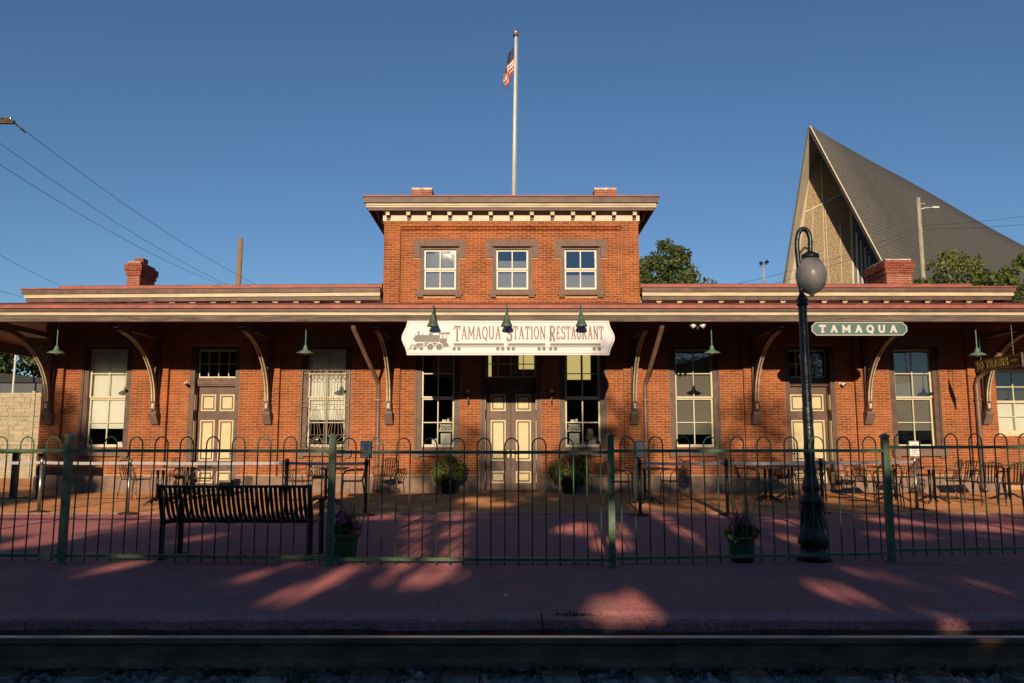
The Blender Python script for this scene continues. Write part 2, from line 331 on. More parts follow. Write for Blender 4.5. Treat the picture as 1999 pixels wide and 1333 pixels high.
def trunk_mb(h, r0, limbs, g, base=(0, 0, 0)):
    b = MB(); k = 7; pts = []; x = y = 0
    for i in range(k):
        pts.append((x, y, h * i / (k - 1))); x += g.normal() * h * 0.012; y += g.normal() * h * 0.012
    b.tube(pts, [r0 * (1.25 if i == 0 else 1 - 0.75 * i / (k - 1)) for i in range(k)], 9)
    for (ex, ey, ez) in limbs:
        t = min(0.9, max(0.3, ez / h * 0.62)); i = int(t * (k - 1)); p = Vector(pts[i]); e = Vector((ex, ey, ez)); mdl = p.lerp(e, 0.5) + Vector((0, 0, -0.05 * h))
        b.tube([p, mdl, e], [r0 * 0.42 * (1 - t * 0.4), r0 * 0.28, r0 * 0.08], 6)
    return b
def tree(name, label, loc, h, rad, seed, leaf, nleaf, lsize, conic=0.0, crown_base=0.3, group=None, nclump=26, keep=None, cat='tree'):
    g = np.random.default_rng(seed); t = thing(name, label, cat, loc, 0, group)
    cl = []
    for i in range(nclump):
        u = g.uniform(0, 1) ** 0.8; z = h * (crown_base + (0.97 - crown_base) * u)
        prof = math.sin(math.pi * min(1, 0.18 + 0.82 * u)) ** 0.6 if conic == 0 else (1 - u) ** 0.75 * 0.95 + 0.06
        a = g.uniform(0, 2 * math.pi); q = rad * prof * math.sqrt(g.uniform(0.15, 1))
        cr = rad * g.uniform(0.13, 0.30) * (0.6 + 0.4 * prof)
        cl.append((q * math.cos(a), q * math.sin(a), min(z, h - cr * 0.8), cr))
    P = clump_points(g, cl, nleaf)
    if keep is not None: P = P[keep(P + np.array(loc), g)]
    trunk_mb(h * 0.85, h * 0.022 + 0.05, [(c[0] * .8, c[1] * .8, c[2]) for c in cl[:10]], g).build('trunk', 'bark', t, True)
    link('crown', leaf_mesh('crown', P, seed + 1, lsize), leaf, t)
    return t

# ------------------------------------------------------------------ slab lettering
def glyph(ch):
    s = []; sf = 0.13
    def foot(x, z, wd=0.30): s.append(([(x - wd / 2, z), (x + wd / 2, z)], 0.62))
    if ch == 'T': wd = .80; s += [([(0, .95), (.8, .95)], 1), ([(.4, 0), (.4, 1)], 1), ([(.05, .95), (.05, .74)], .8), ([(.75, .95), (.75, .74)], .8)]; foot(.4, .035, .42)
    elif ch == 'A': wd = .86; s += [([(.13, .03), (.41, .98)], .8), ([(.43, .98), (.73, .03)], 1.15), ([(.23, .34), (.63, .34)], .7)]; foot(.13, .035, .27); foot(.73, .035, .27); s.append(([(.28, .97), (.48, .97)], .5))
    elif ch == 'M': wd = 1.06; s += [([(.16, 0), (.16, 1)], .9), ([(.9, 0), (.9, 1)], 1.1), ([(.16, .97), (.53, .25)], 1.0), ([(.53, .25), (.9, .97)], .8)]; foot(.16, .035); foot(.9, .035); foot(.1, .965, .2); foot(.96, .965, .2)
    elif ch == 'N': wd = .92; s += [([(.16, 0), (.16, 1)], .8), ([(.76, 0), (.76, 1)], .8), ([(.16, .97), (.76, .03)], 1.15)]; foot(.16, .035); foot(.76, .965); foot(.1, .965, .2)
    elif ch == 'I': wd = .36; s += [([(.18, 0), (.18, 1)], 1.1)]; foot(.18, .035, .34); foot(.18, .965, .34)
    elif ch == 'O': wd = .84; s += [(arc(.42, .5, .35, .45, 0, 360, 22), 1)]
    elif ch == 'Q': wd = .84; s += [(arc(.42, .5, .35, .45, 0, 360, 22), 1), ([(.40, .12), (.62, -.10), (.74, -.04)], .9)]
    elif ch == 'U': wd = .88; s += [([(.16, 1)] + arc(.44, .36, .28, .32, 180, 360, 12) + [(.72, 1)], 1)]; foot(.16, .965); foot(.72, .965)
    elif ch == 'S': wd = .72; s += [(arc(.36, .73, .27, .23, 25, 250, 14) + arc(.36, .28, .29, .24, 70, -160, 14), 1.05), ([(.62, .98), (.62, .72)], .6), ([(.08, .02), (.08, .28)], .6)]
    elif ch == 'R': wd = .90; s += [([(.16, 0), (.16, 1)], 1.1), ([(.1, .95), (.45, .95)] + arc(.45, .73, .25, .22, 90, -90, 10) + [(.16, .51)], .9), ([(.42, .5), (.72, .04)], 1.1)]; foot(.16, .035, .34); foot(.76, .035, .26)
    elif ch == 'E': wd = .78; s += [([(.16, 0), (.16, 1)], 1.1), ([(.06, .95), (.70, .95)], .9), ([(.16, .5), (.52, .5)], .8), ([(.06, .05), (.70, .05)], .9), ([(.66, .95), (.66, .76)], .7), ([(.66, .05), (.66, .26)], .7), ([(.5, .6), (.5, .4)], .6)]
    else: wd = .4
    return s, wd
def lettering(mb, text, x0, z0, h, t, xs=1.0, gap=0.1, y=0.0, thick=0.003, total=None, small=None):
    """letters in the XZ plane facing -Y, from x0 at base line z0; small = height of letters after a word's first"""
    def adv(sx):
        x = 0; first = True; out = []
        for ch in text:
            if ch == ' ': x += 0.42 * h * sx; first = True; continue
            hh = h if (small is None or first) else small; st, wd = glyph(ch); out.append((ch, x, hh, sx, first)); x += (wd * sx + gap) * hh; first = False
        return out, x
    o_, X = adv(xs)
    if total: o_, X = adv(xs * 1.0); k = total / X
    else: k = 1.0
    i = 0
    for ch, x, hh, sx, first in o_:
        st, wd = glyph(ch); zb = z0 + (0 if (small is None or not first) else -0.12 * h)
        for pts, wf in st:
            q = [(x0 + (x + p[0] * sx * hh) * k, zb + p[1] * hh) for p in pts]; hw = t * wf * (hh / h) / 2 * (1.25 if (small and first) else 1)
            for a, b in zip(q[:-1], q[1:]):
                d = Vector((b[0] - a[0], b[1] - a[1])); L = d.length or 1e-6; d /= L; n_ = Vector((-d.y, d.x)); e = hw * 0.25 if len(q) > 2 else 0
                A = Vector(a) - d * e; B = Vector(b) + d * e; i += 1; yy = y - thick - (i % 12) * 0.00035
                mb.prism([tuple(A + n_ * hw), tuple(A - n_ * hw), tuple(B - n_ * hw), tuple(B + n_ * hw)], yy, y)
    return mb

# ================================================================== SETTING
o = MB().add([(-900, -900, -0.42), (900, -900, -0.42), (900, 900, -0.42), (-900, 900, -0.42)], [(0, 1, 2, 3)]).build('ground', 'earth'); struct(o)
o = MB().add([(-80, 8.4, -0.06), (80, 8.4, -0.06), (80, 60, -0.06), (-80, 60, -0.06)], [(0, 1, 2, 3)]).build('road', 'asphalt'); struct(o)
o = MB().box(-40, -12.6, 0.6, 8.4, -0.4, -0.02).build('lawn', 'lawn'); struct(o)
PE = -14.02                                                        # platform's edge over the track
o = MB().box(-40, 40, PE + 0.32, -5.64, -0.41, 0.0).build('platform', 'platform'); struct(o)
for yj in (-11.32,):
    MB().box(-40, 40, yj - 0.012, yj + 0.012, 0.001, 0.004).build('joint_line', 'kerb', o)
for k, xj in enumerate((-10.2, -5.4, -0.6, 4.2, 9.0)): MB().box(xj - 0.006, xj + 0.006, PE + 0.33, -11.34, 0.001, 0.004).build('joint_line', 'kerb', o)
o = MB().box(-40, 40, -5.64, 8.4, -0.41, 0.012).build('brick_terrace', 'brick_paving'); struct(o)
MB().box(-40, 40, -5.70, -5.62, 0.002, 0.018).build('edge_joint', 'joint', o)
kerb = thing('platform_kerb', 'worn red painted kerb along the platform edge beside the rail', 'kerb', (0, PE, 0)); kerb['kind'] = 'structure'
del kerb['category']
x = -14.2
kx = [-14.2, -9.4, -3.52, 0.22, 6.1, 12.0]
for a, b in zip(kx[:-1], kx[1:]):
    q = MB(); n = 14
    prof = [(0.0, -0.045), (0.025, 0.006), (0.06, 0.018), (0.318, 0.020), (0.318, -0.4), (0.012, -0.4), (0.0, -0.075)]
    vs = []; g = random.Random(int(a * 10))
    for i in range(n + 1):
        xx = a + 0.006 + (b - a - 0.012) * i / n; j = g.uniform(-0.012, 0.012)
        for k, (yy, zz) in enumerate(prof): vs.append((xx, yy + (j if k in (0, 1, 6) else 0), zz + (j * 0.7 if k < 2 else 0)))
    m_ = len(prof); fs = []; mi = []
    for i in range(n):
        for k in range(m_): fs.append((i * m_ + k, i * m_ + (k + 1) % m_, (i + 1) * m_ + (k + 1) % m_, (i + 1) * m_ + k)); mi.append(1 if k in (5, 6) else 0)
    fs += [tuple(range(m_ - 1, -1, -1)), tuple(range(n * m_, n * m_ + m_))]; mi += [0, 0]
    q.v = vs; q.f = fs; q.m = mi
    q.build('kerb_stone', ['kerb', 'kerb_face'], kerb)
o = MB().box(-40, 40, -24, PE - 0.001, -0.43, -0.235).build('ballast_bed', 'ballast'); struct(o)
# ballast stones in view
def icos():
    t = (1 + 5 ** .5) / 2; v = [Vector(p).normalized() for p in ((-1, t, 0), (1, t, 0), (-1, -t, 0), (1, -t, 0), (0, -1, t), (0, 1, t), (0, -1, -t), (0, 1, -t), (t, 0, -1), (t, 0, 1), (-t, 0, -1), (-t, 0, 1))]
    return np.array([tuple(p) for p in v]), [(0, 11, 5), (0, 5, 1), (0, 1, 7), (0, 7, 10), (0, 10, 11), (1, 5, 9), (5, 11, 4), (11, 10, 2), (10, 7, 6), (7, 1, 8), (3, 9, 4), (3, 4, 2), (3, 2, 6), (3, 6, 8), (3, 8, 9), (4, 9, 5), (2, 4, 11), (6, 2, 10), (8, 6, 7), (9, 8, 1)]
IV, IF = icos(); g = np.random.default_rng(5)
b = MB()
for i in range(8000):
    xx = g.uniform(-5.2, 5.2); yy = g.uniform(-15.9, PE - 0.03); s = g.uniform(0.014, 0.032)
    A = np.linalg.qr(g.normal(size=(3, 3)))[0] @ np.diag(g.uniform(0.65, 1.25, 3) * s)
    V = IV * g.uniform(0.8, 1.15, (12, 1)) @ A.T + np.array([xx, yy, -0.235 + g.uniform(0.0, 0.03)])
    b.add(V.tolist(), IF)
o = b.build('ballast_stones', 'ballast', label='grey crushed stone ballast between the ties', category='gravel'); stuff(o)

# ---- rails and ties
YR = -14.50
def rail(y, label):
    r_ = thing('rail', label, 'rail', (0, y, 0), 0, 'rails of the track')
    z0, z1 = -0.158, 0.027
    web = [(-.07, z0), (.07, z0), (.07, z0 + .012), (.02, z0 + .03), (.010, z0 + .05), (.010, z1 - .05), (.036, z1 - .036), (.036, z1 - .008), (.0345, z1 - .006), (-.0345, z1 - .006), (-.036, z1 - .008), (-.036, z1 - .036), (-.010, z1 - .05), (-.010, z0 + .05), (-.02, z0 + .03), (-.07, z0 + .012)]
    MB().prism(web, -30, 30, 'x').build('web', 'rail_rust', r_)
    MB().prism([(-.0335, z1 - .0055), (.0335, z1 - .0055), (.034, z1 - .003), (.028, z1), (-.028, z1), (-.034, z1 - .003)], -30, 30, 'x').build('running_surface', 'rail_top', r_)
rail(YR, 'shiny topped rusty rail running beside the platform edge')
rail(YR - 1.505, 'nearer rusty rail of the track, just below the picture')
tie0 = thing('railway_tie', 'weathered wooden railway tie under the rail with rusty tie plate', 'railway tie', (0, 0, 0), 0, 'ties under the rail')
b = MB(); b.box(-.115, .115, -0.55 - 1.5, 0.38, -0.40, -0.170); b.build('timber', 'tie_wood', tie0)
for yy in (0, -1.505):
    p = MB(); p.box(-.10, .10, yy - .19, yy + .19, -.172, -.1595); p.build('tie_plate', 'rail_rust', tie0)
    for sx, sy in ((-.06, -.092), (.06, -.092), (-.05, .092), (.05, .092), (.0, -.15)):
        MB().box(sx - .011, sx + .011, yy + sy - .018, yy + sy + .018, -.16, -.135).build('spike', 'rail_rust', tie0)
    for sx in (-.145, .145):
        MB().prism([(yy - .09, -.17), (yy + .085, -.17), (yy + .085, -.145), (yy - .06, -.159), (yy - .075, -.12), (yy - .09, -.125)], sx - .014, sx + .014, 'x').build('rail_anchor', 'rail_rust', tie0)
tx = [-0.30 + 0.60 * k for k in range(-7, 8)]
for k, xx in enumerate(tx):
    loc = (xx + rnd.uniform(-.03, .03), YR, 0); rz = rnd.uniform(-.02, .02)
    if k == 0: tie0.location = loc; tie0.rotation_euler = (0, 0, rz)
    else: dup(tie0, loc, rz, tie0['label'])

# ================================================================== STATION
st = thing('station_building', 'long red brick railway station with central tower, canopy and bracketed cornices', 'building')
WL, WR, WT = -11.95, 12.30, 5.0
BH, BL, J = 0.0645, 0.2135, 0.011
WINX = [(-10.37, .97), (-4.75, .97), (-1.90, .84), (1.81, .90), (4.67, .97), (10.30, .97)]
WZ0, WZ1 = 1.13, 3.63
DX = [-7.6, 7.62]
holes = [(x - wd / 2 - .16, x + wd / 2 + .16, WZ0 - .05, WZ1 + .08) for x, wd in WINX]
holes += [(x - .64, x + .64, 0.0, WZ1 + .08) for x in DX] + [(-.80, .74, 0.0, WZ1 + .08)]
TH = [(x - .52, x + .52, 5.12, 6.34) for x in (-1.885, .005, 1.795)]
PIL = [-11.68, -9.0, -6.16, -3.10, 3.08, 6.14, 8.98, 11.95]
TX0, TX1, TZ1 = -3.34, 3.30, 7.0
wall = MB()
def backing(mb, x0, x1, z0, z1, hs, y0, y1):
    xs = sorted(set([x0, x1] + [min(max(h[i], x0), x1) for h in hs for i in (0, 1)]))
    for a, b_ in zip(xs[:-1], xs[1:]):
        if b_ - a < 1e-4: continue
        c = (a + b_) / 2; z = z0
        for h in sorted((h for h in hs if h[0] < c < h[1]), key=lambda h: h[2]):
            if h[2] > z: mb.box(a, b_, y0, y1, z, min(h[2], z1))
            z = max(z, h[3])
        if z < z1: mb.box(a, b_, y0, y1, z, z1)
backing(wall, WL, WR, 0.0, WT, holes, 0.005, 0.35)
backing(wall, TX0, TX1, WT, TZ1 + .35, TH, 0.005, 0.35)
wall.box(WL, WL + .3, .351, 8.0, 0, WT); wall.box(WR - .3, WR, .351, 8.0, 0, WT); wall.box(WL, WR, 8.001, 8.3, 0, WT)
wall.box(TX0, TX0 + .3, .351, 5.0, WT, TZ1 + .35); wall.box(TX1 - .3, TX1, .351, 5.0, WT, TZ1 + .35); wall.box(TX0, TX1, 5.001, 5.3, WT, TZ1 + .35)
wallo = wall.build('wall', 'mortar', st)
bricks = []                                                      # (x0, x1, z0, z1, yfront, yback)
def lay(x0, x1, z0, z1, hs, yf, yb, zbase=0.0):
    r0 = math.ceil((z0 - zbase) / BH - 0.3); r1 = int((z1 - zbase) / BH + 0.3)
    for r_ in range(r0, r1):
        za = zbase + r_ * BH; zb = za + BH - J; c = (za + zb) / 2
        segs = [(x0, x1)]
        for h in hs:
            if h[2] < c < h[3]:
                ns = []
                for a, b_ in segs:
                    if h[1] <= a or h[0] >= b_: ns.append((a, b_)); continue
                    if h[0] - a > .02: ns.append((a, h[0]))
                    if b_ - h[1] > .02: ns.append((h[1], b_))
                segs = ns
        off = 0 if r_ % 2 else BL / 2
        for a, b_ in segs:
            k = math.floor((a - off) / BL); xs = [a]
            while True:
                k += 1; xx = off + k * BL
                if xx >= b_ - .045: break
                if xx > a + .045: xs.append(xx)
            xs.append(b_)
            for p, q in zip(xs[:-1], xs[1:]): bricks.append((p + J / 2, q - J / 2, za, zb, yf + rnd.uniform(-.0022, .0022), yb))
PW = 0.25
pil_rects = [(max(WL, p - PW), min(WR, p + PW)) for p in PIL]
pil_rects[0] = (WL, -11.42); pil_rects[-1] = (11.60, WR)
lay(WL, WR, 0.42, 4.35, holes + [(a, b_, 0.4, 4.4) for a, b_ in pil_rects], 0.0, 0.02)
for a, b_ in pil_rects: lay(a, b_, 0.42, 4.35, [], -0.10, 0.02)
def pcore(*a): MB().box(*a).build('pilaster_core', 'mortar', st)
for a, b_ in pil_rects: pcore(a + .008, b_ - .008, -0.095, 0.0045, 0.0, 4.35)
ZR = 105 * BH
lintels = [(h[0] - .16, h[1] + .16, h[3] - .02, h[3] + .17) for h in TH]
lintel_ears = [(h[0] - .16, h[0], h[3] - .32, h[3] - .02) for h in TH] + [(h[1], h[1] + .16, h[3] - .32, h[3] - .02) for h in TH]
tsill = [(h[0] - .07, h[1] + .07, h[2] - .17, h[2] - .01) for h in TH]
lay(TX0 + .44, TX1 - .44, 4.40, ZR, TH + lintels + lintel_ears + tsill, 0.0, 0.02)
for a, b_ in ((TX0, TX0 + .44), (TX1 - .44, TX1)): lay(a, b_, 4.40, ZR, [], -0.10, 0.02); pcore(a + .005, b_ - .005, -.095, .0045, 4.36, ZR)
lay(TX0, TX1, ZR + BH, 7.0, [], -0.10, 0.02); pcore(TX0 + .005, TX1 - .005, -.095, .0045, ZR + BH + .001, 6.99)
for a, b_ in ((TX0, TX0 + .44), (TX1 - .44, TX1)): lay(a, b_, ZR, ZR + BH, [], -0.10, 0.02); pcore(a + .005, b_ - .005, -.095, .0045, ZR + .001, ZR + BH)
lay(TX0 + .445, TX1 - .445, ZR, ZR + BH, [], -0.055, 0.02); pcore(TX0 + .446, TX1 - .446, -.05, .0045, ZR + .001, ZR + BH)
bricks.sort(key=lambda q: (q[1] - q[0] < .2, ((q[0] + q[1]) / 2) ** 2 + (q[4] + 19.85) ** 2 + ((q[2] + q[3]) / 2 - 1.32) ** 2))
ub = MB().box(-(BL - J) / 2, (BL - J) / 2, 0, .02, 0, BH - J).mesh('brick')
ub.materials.append(MATS['brick'])
ubd = MB().box(-(BL - J) / 2, (BL - J) / 2, 0, .12, 0, BH - J).mesh('brick'); ubd.materials.append(MATS['brick'])
nb = 0; rest = MB()
for q in bricks:
    if nb < 300 and abs(q[1] - q[0] - (BL - J)) < .002:
        link('brick', ub if q[4] > -.05 else ubd, None, wallo, ((q[0] + q[1]) / 2, q[4], q[2])); nb += 1
    else: rest.box(*q[:2], q[4], q[5], q[2], q[3])
stuff(rest.build('brickwork', 'brick', wallo))
for a, b_ in ((WL, WL), (WR, WR)):                               # brick skin of the end walls
    e = MB(); sx = -1 if a == WL else 1
    for r_ in range(6, 76):
        za = r_ * BH; k = 0; y = .36 - (BL / 2 if r_ % 2 else 0)
        while y < 8.2: e.box(a - .004 if sx < 0 else a - .01, a + .01 if sx < 0 else a + .004, max(.03, y) + J / 2, y + BL - J / 2, za, za + BH - J); y += BL
    stuff(e.build('brickwork', 'brick', wallo))
for sx, a in ((-1, TX0), (1, TX1)):
    e = MB()
    for r_ in range(68, 109):
        za = r_ * BH; y = .36 - (BL / 2 if r_ % 2 else 0)
        while y < 5.1: e.box(a - .004 if sx < 0 else a - .01, a + .01 if sx < 0 else a + .004, max(.03, y) + J / 2, y + BL - J / 2, za, za + BH - J); y += BL
    stuff(e.build('brickwork', 'brick', wallo))
# foundation stones
blocks = []; cuts = sorted([WL - .02] + [h[0] for h in holes if h[2] < .1] + [h[1] for h in holes if h[2] < .1] + [WR + .02])
for a, b_ in zip(cuts[0::2], cuts[1::2]):
    n = max(1, round((b_ - a) / 1.25))
    for i in range(n): blocks.append((a + (b_ - a) * i / n, a + (b_ - a) * (i + 1) / n))
for a, b_ in blocks:
    j = rnd.uniform(-.006, .006)
    MB().prism([(-.125 + j, .0), (-.125 + j, .385), (-.105 + j, .412), (.0, .416), (.0, .0)], a + .005, b_ - .005, 'x').build('foundation_stone', 'foundation_stone', st)
# ---- windows
def sash_window(x, wd, z0, z1, rows, glass, sashm, casing=.16, yc=.05, lintel=True, tower=False, low=True):
    b = MB(); xa, xb = x - wd / 2, x + wd / 2
    for s, e in ((xa - casing, xa), (xb, xb + casing)): b.box(s, e, yc, .349, z0 - .05, z1 + .08)
    b.box(xa, xb, yc, .349, z1, z1 + .08); b.box(xa, xb, yc, .349, z0 - .05, z0)
    # stepped casing moulding
    for s, e in ((xa - casing + .002, xa - casing + .05), (xb + casing - .05, xb + casing - .002)): b.box(s, e, yc - .03, yc - .001, z0 - .045, z1 + .078)
    W = b.build('window', 'brown_paint', st)
    zm = (z0 + z1) / 2; ys = .13
    for (a, c, yy) in ((zm, z1, ys), (z0, zm, ys + .04)):
        s = MB(); fr = .045
        s.box(xa, xa + fr, yy, yy + .035, a, c); s.box(xb - fr, xb, yy, yy + .035, a, c)
        s.box(xa + fr, xb - fr, yy, yy + .035, c - fr, c); s.box(xa + fr, xb - fr, yy, yy + .035, a, a + fr * (1.5 if a == z0 else .9))
        s.box(x - .014, x + .014, yy + .003, yy + .032, a + fr, c - fr)
        nr = rows // 2
        for k in range(1, nr): zz = a + (c - a) * k / nr; s.box(xa + fr, x - .014, yy + .004, yy + .031, zz - .012, zz + .012); s.box(x + .014, xb - fr, yy + .004, yy + .031, zz - .012, zz + .012)
        s.build('sash', sashm, W)
        for k in range(nr):
            for (p, q) in ((xa + fr, x - .014), (x + .014, xb - fr)):
                MB().add([(p, yy + .016, a + (c - a) * k / nr + .01), (q, yy + .016, a + (c - a) * k / nr + .01), (q, yy + .016, a + (c - a) * (k + 1) / nr - .01), (p, yy + .016, a + (c - a) * (k + 1) / nr - .01)], [(0, 1, 2, 3)]).build('pane', glass, W)
    s = MB(); e = casing + .05 if not tower else casing + .09
    s.box(xa - e, xb + e, -.09, .2, z0 - .17 - .05 * (not tower), z0 - .052)
    for sx in (xa - e + .03, xb + e - .19): s.box(sx, sx + .16, -.075, .0, z0 - (.225 if tower else .27), z0 - (.171 if tower else .221))
    s.build('sill', 'brownstone', W)
    s = MB(); e = casing + .16; zt = z1 + .06
    s.box(xa - e, xb + e, -.03, .002, zt, zt + (.19 if tower else .29))
    for p, q in ((xa - e, xa - casing), (xb + casing, xb + e)): s.box(p, q, -.03, .002, zt - .30, zt - .001)
    s.build('lintel', 'brownstone', W)
    return W
wins = [sash_window(x, wd, WZ0, WZ1, 4, 'glass', 'sash_cream') for x, wd in WINX]
towins = [sash_window(x, .84, 5.2, 6.27, 2, 'tower_glass', 'sash_white', .10, .07, True, True) for x in (-1.885, .005, 1.795)]
for i, zb, m_ in ((0, 1.60, 'blind_white'), (1, 1.82, 'blind_white'), (4, 1.45, 'blind_grey'), (5, 1.55, 'blind_grey')):
    x, wd = WINX[i]; MB().box(x - wd / 2 + .02, x + wd / 2 - .02, .235, .240, zb, WZ1).build('roller_blind', m_, wins[i])
for x, T, zb0, zb1 in zip((-1.885, .005, 1.795), towins, (5.2, 5.2, 5.2), (6.26, 6.0, 5.62)): MB().box(x - .40, x + .40, .26, .265, zb0, zb1).build('roller_blind', 'blind_white', T)
MB().box(-10.10, -9.98, .22, .26, 1.14, 1.26).build('cup', 'paper', wins[0])
# wrought iron guard on the second window
gx, gw = WINX[1]; gz0, gz1 = 1.10, 3.08; b = MB(); yg = -.03; xa, xb = gx - gw / 2 - .12, gx + gw / 2 + .12
for z in (gz0, gz0 + .16, gz0 + .34, (gz0 + gz1) / 2 + .07, (gz0 + gz1) / 2 + .2, gz1 - .08, gz1): b.obox((xa, yg, z), (xb, yg, z), .014, .009)
for xx in (xa, gx - .02, gx + .02, xb): b.obox((xx, yg - .001, gz0), (xx, yg - .001, gz1), .016, .011)
for k in range(1, 8):
    xx = xa + (xb - xa) * k / 8
    if k != 4: b.obox((xx, yg + .002, (gz0 + gz1) / 2 + .07), (xx, yg + .002, gz1), .010, .010)
for s in (-1, 1):
    c0 = gx + s * (xb - xa) / 4
    for dx in (-.21, -.14, -.05, .05, .14, .21): b.obox((c0 + dx * .35, yg + .003, (gz0 + gz1) / 2 + .07), (c0 + dx, yg + .003, gz0 + .34), .010, .010)
    for dx in (-.13, .0, .13): b.tube([(c0 + dx + .055 * math.cos(t), yg, gz0 + .08 + .055 * math.sin(t)) for t in [k * math.pi / 6 for k in range(13)]], .006, 5)
    for dx in (-.18, -.06, .06, .18): b.tube([(c0 + dx + .05 * math.cos(t), yg, gz1 - .17 + .06 * math.sin(t)) for t in [k * math.pi / 6 for k in range(13)]], .006, 5)
    b.obox((c0 - .2, yg, gz0 + .34), (c0, yg, gz0 + .18), .01, .01); b.obox((c0 + .2, yg, gz0 + .34), (c0, yg, gz0 + .18), .01, .01)
for z in (gz0 + .3, gz0 + .8, gz0 + 1.3, gz1 - .05):
    for xx in (xa, xb): b.obox((xx, yg, z), (xx, .06, z), .012, .012)
b.build('iron_guard', 'bronze_metal', wins[1])
# ---- doors
def panelled(parent, x0, x1, rows, y):
    """cream moulded panels on a door leaf"""
    for z0, z1 in rows:
        f = MB(); t = .035
        f.box(x0, x1, y - .018, y, z0, z0 + t); f.box(x0, x1, y - .018, y, z1 - t, z1); f.box(x0, x0 + t, y - .018, y, z0 + t, z1 - t); f.box(x1 - t, x1, y - .018, y, z0 + t, z1 - t)
        f.build('panel_moulding', 'door_cream', parent)
        MB().box(x0 + t + .035, x1 - t - .035, y - .010, y, z0 + t + .035, z1 - t - .035).build('panel', 'door_cream', parent)
ROWS = [(.22, .52), (.78, 1.82), (2.05, 2.48)]
def door_set(xc, hw, leaves, y=.30):
    F = MB()
    F.box(xc - hw, xc - hw + .12, .02, .349, 0, WZ1 + .08); F.box(xc + hw - .12, xc + hw, .02, .349, 0, WZ1 + .08)
    F.box(xc - hw + .12, xc + hw - .12, .02, .349, WZ1, WZ1 + .08); F.box(xc - hw + .12, xc + hw - .12, .20, .349, 2.69, 2.90)
    F.box(xc - hw + .12, xc + hw - .12, .17, .199, 2.74, 2.86); F.box(xc - hw + .12, xc + hw - .12, -.05, .5, 0.0, .05)
    fo = F.build('door_frame', 'brown_paint', st)
    for s in (-1, 1):                                              # panels on the jambs
        xi = xc + s * (hw - .12); 
        for z0, z1 in ROWS: MB().box(min(xi, xi - s * .012), max(xi, xi - s * .012), .07, .22, z0 + .02, z1 - .02).build('jamb_panel', 'door_cream', fo)
    n = len(leaves)
    for (x0, x1, knob) in leaves:
        L = MB().box(x0, x1, y, y + .05, .05, 2.69).build('door', 'brown_paint', st)
        m_ = (x1 - x0)
        if n == 1:
            for p, q in ((x0 + .09, x0 + m_ / 2 - .05), (x0 + m_ / 2 + .05, x1 - .09)): panelled(L, p, q, ROWS, y)
        else:
            if knob > 0: panelled(L, x0 + .13, x0 + .13 + .39, ROWS, y)
            else: panelled(L, x1 - .13 - .39, x1 - .13, ROWS, y)
        kx = x1 - .06 if knob > 0 else x0 + .06
        h = MB(); h.box(kx - .022, kx + .022, y - .012, y, .85, 1.05); h.tube([(kx, y - .01, .97), (kx, y - .06, .97), (kx + (.10 if n == 1 else .12) * (-1 if knob > 0 else 1), y - .06, .97)], .011, 8)
        h.build('handle', 'brass', L)
    xa, xb = xc - hw + .12, xc + hw - .12; T = MB(); z0, z1 = 2.90, WZ1; t = .04
    T.box(xa, xb, .24, .27, z0, z0 + t); T.box(xa, xb, .24, .27, z1 - t, z1); T.box(xa, xa + t, .24, .27, z0 + t, z1 - t); T.box(xb - t, xb, .24, .27, z0 + t, z1 - t)
    nc = 4
    for k in range(1, nc): xx = xa + (xb - xa) * k / nc; T.box(xx - .011, xx + .011, .242, .268, z0 + t, z1 - t)
    zz = (z0 + z1) / 2
    for k in range(nc): T.box(xa + (xb - xa) * k / nc + .011 + (t - .011 if k == 0 else 0), xa + (xb - xa) * (k + 1) / nc - .011 - (t - .011 if k == nc - 1 else 0), .243, .267, zz - .011, zz + .011)
    to = T.build('transom', 'sash_cream', st)
    for k in range(nc):
        for a, c in ((z0 + .02, zz), (zz, z1 - .02)):
            p, q = xa + (xb - xa) * k / nc + .006, xa + (xb - xa) * (k + 1) / nc - .006
            MB().add([(p, .255, a + .006), (q, .255, a + .006), (q, .255, c - .006), (p, .255, c - .006)], [(0, 1, 2, 3)]).build('pane', 'glass', to)
    return fo, to
door_set(DX[0], .64, [(DX[0] - .52, DX[0] + .52, 1)])
door_set(DX[1], .64, [(DX[1] - .52, DX[1] + .52, -1)])
fo, ctr = door_set(-.03, .77, [(-.68, -.035, 1), (-.025, .62, -1)])
# interior seen through the glass
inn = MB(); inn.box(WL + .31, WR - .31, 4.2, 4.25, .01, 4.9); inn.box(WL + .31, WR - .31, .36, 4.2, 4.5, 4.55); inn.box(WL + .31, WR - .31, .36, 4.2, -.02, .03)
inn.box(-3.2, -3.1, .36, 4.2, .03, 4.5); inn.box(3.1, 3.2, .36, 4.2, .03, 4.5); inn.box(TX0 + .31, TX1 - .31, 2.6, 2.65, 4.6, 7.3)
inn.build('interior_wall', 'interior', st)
lp = MB(); lp.box(1.45, 1.80, .5, .52, 2.88, 3.55); lp.box(1.86, 2.06, .5, .52, 2.88, 3.55); lp.box(.18, .58, .55, .57, 3.16, 3.55); lp.box(-.62, -.54, .55, .57, 2.95, 3.55)
lp.build('glowing_wall_panel', 'wall_glow', st, label='glowing yellow panel standing in for the lit interior wall behind the glass')  # panels glow in place of light falling on the inner wall
for k in range(3): pass
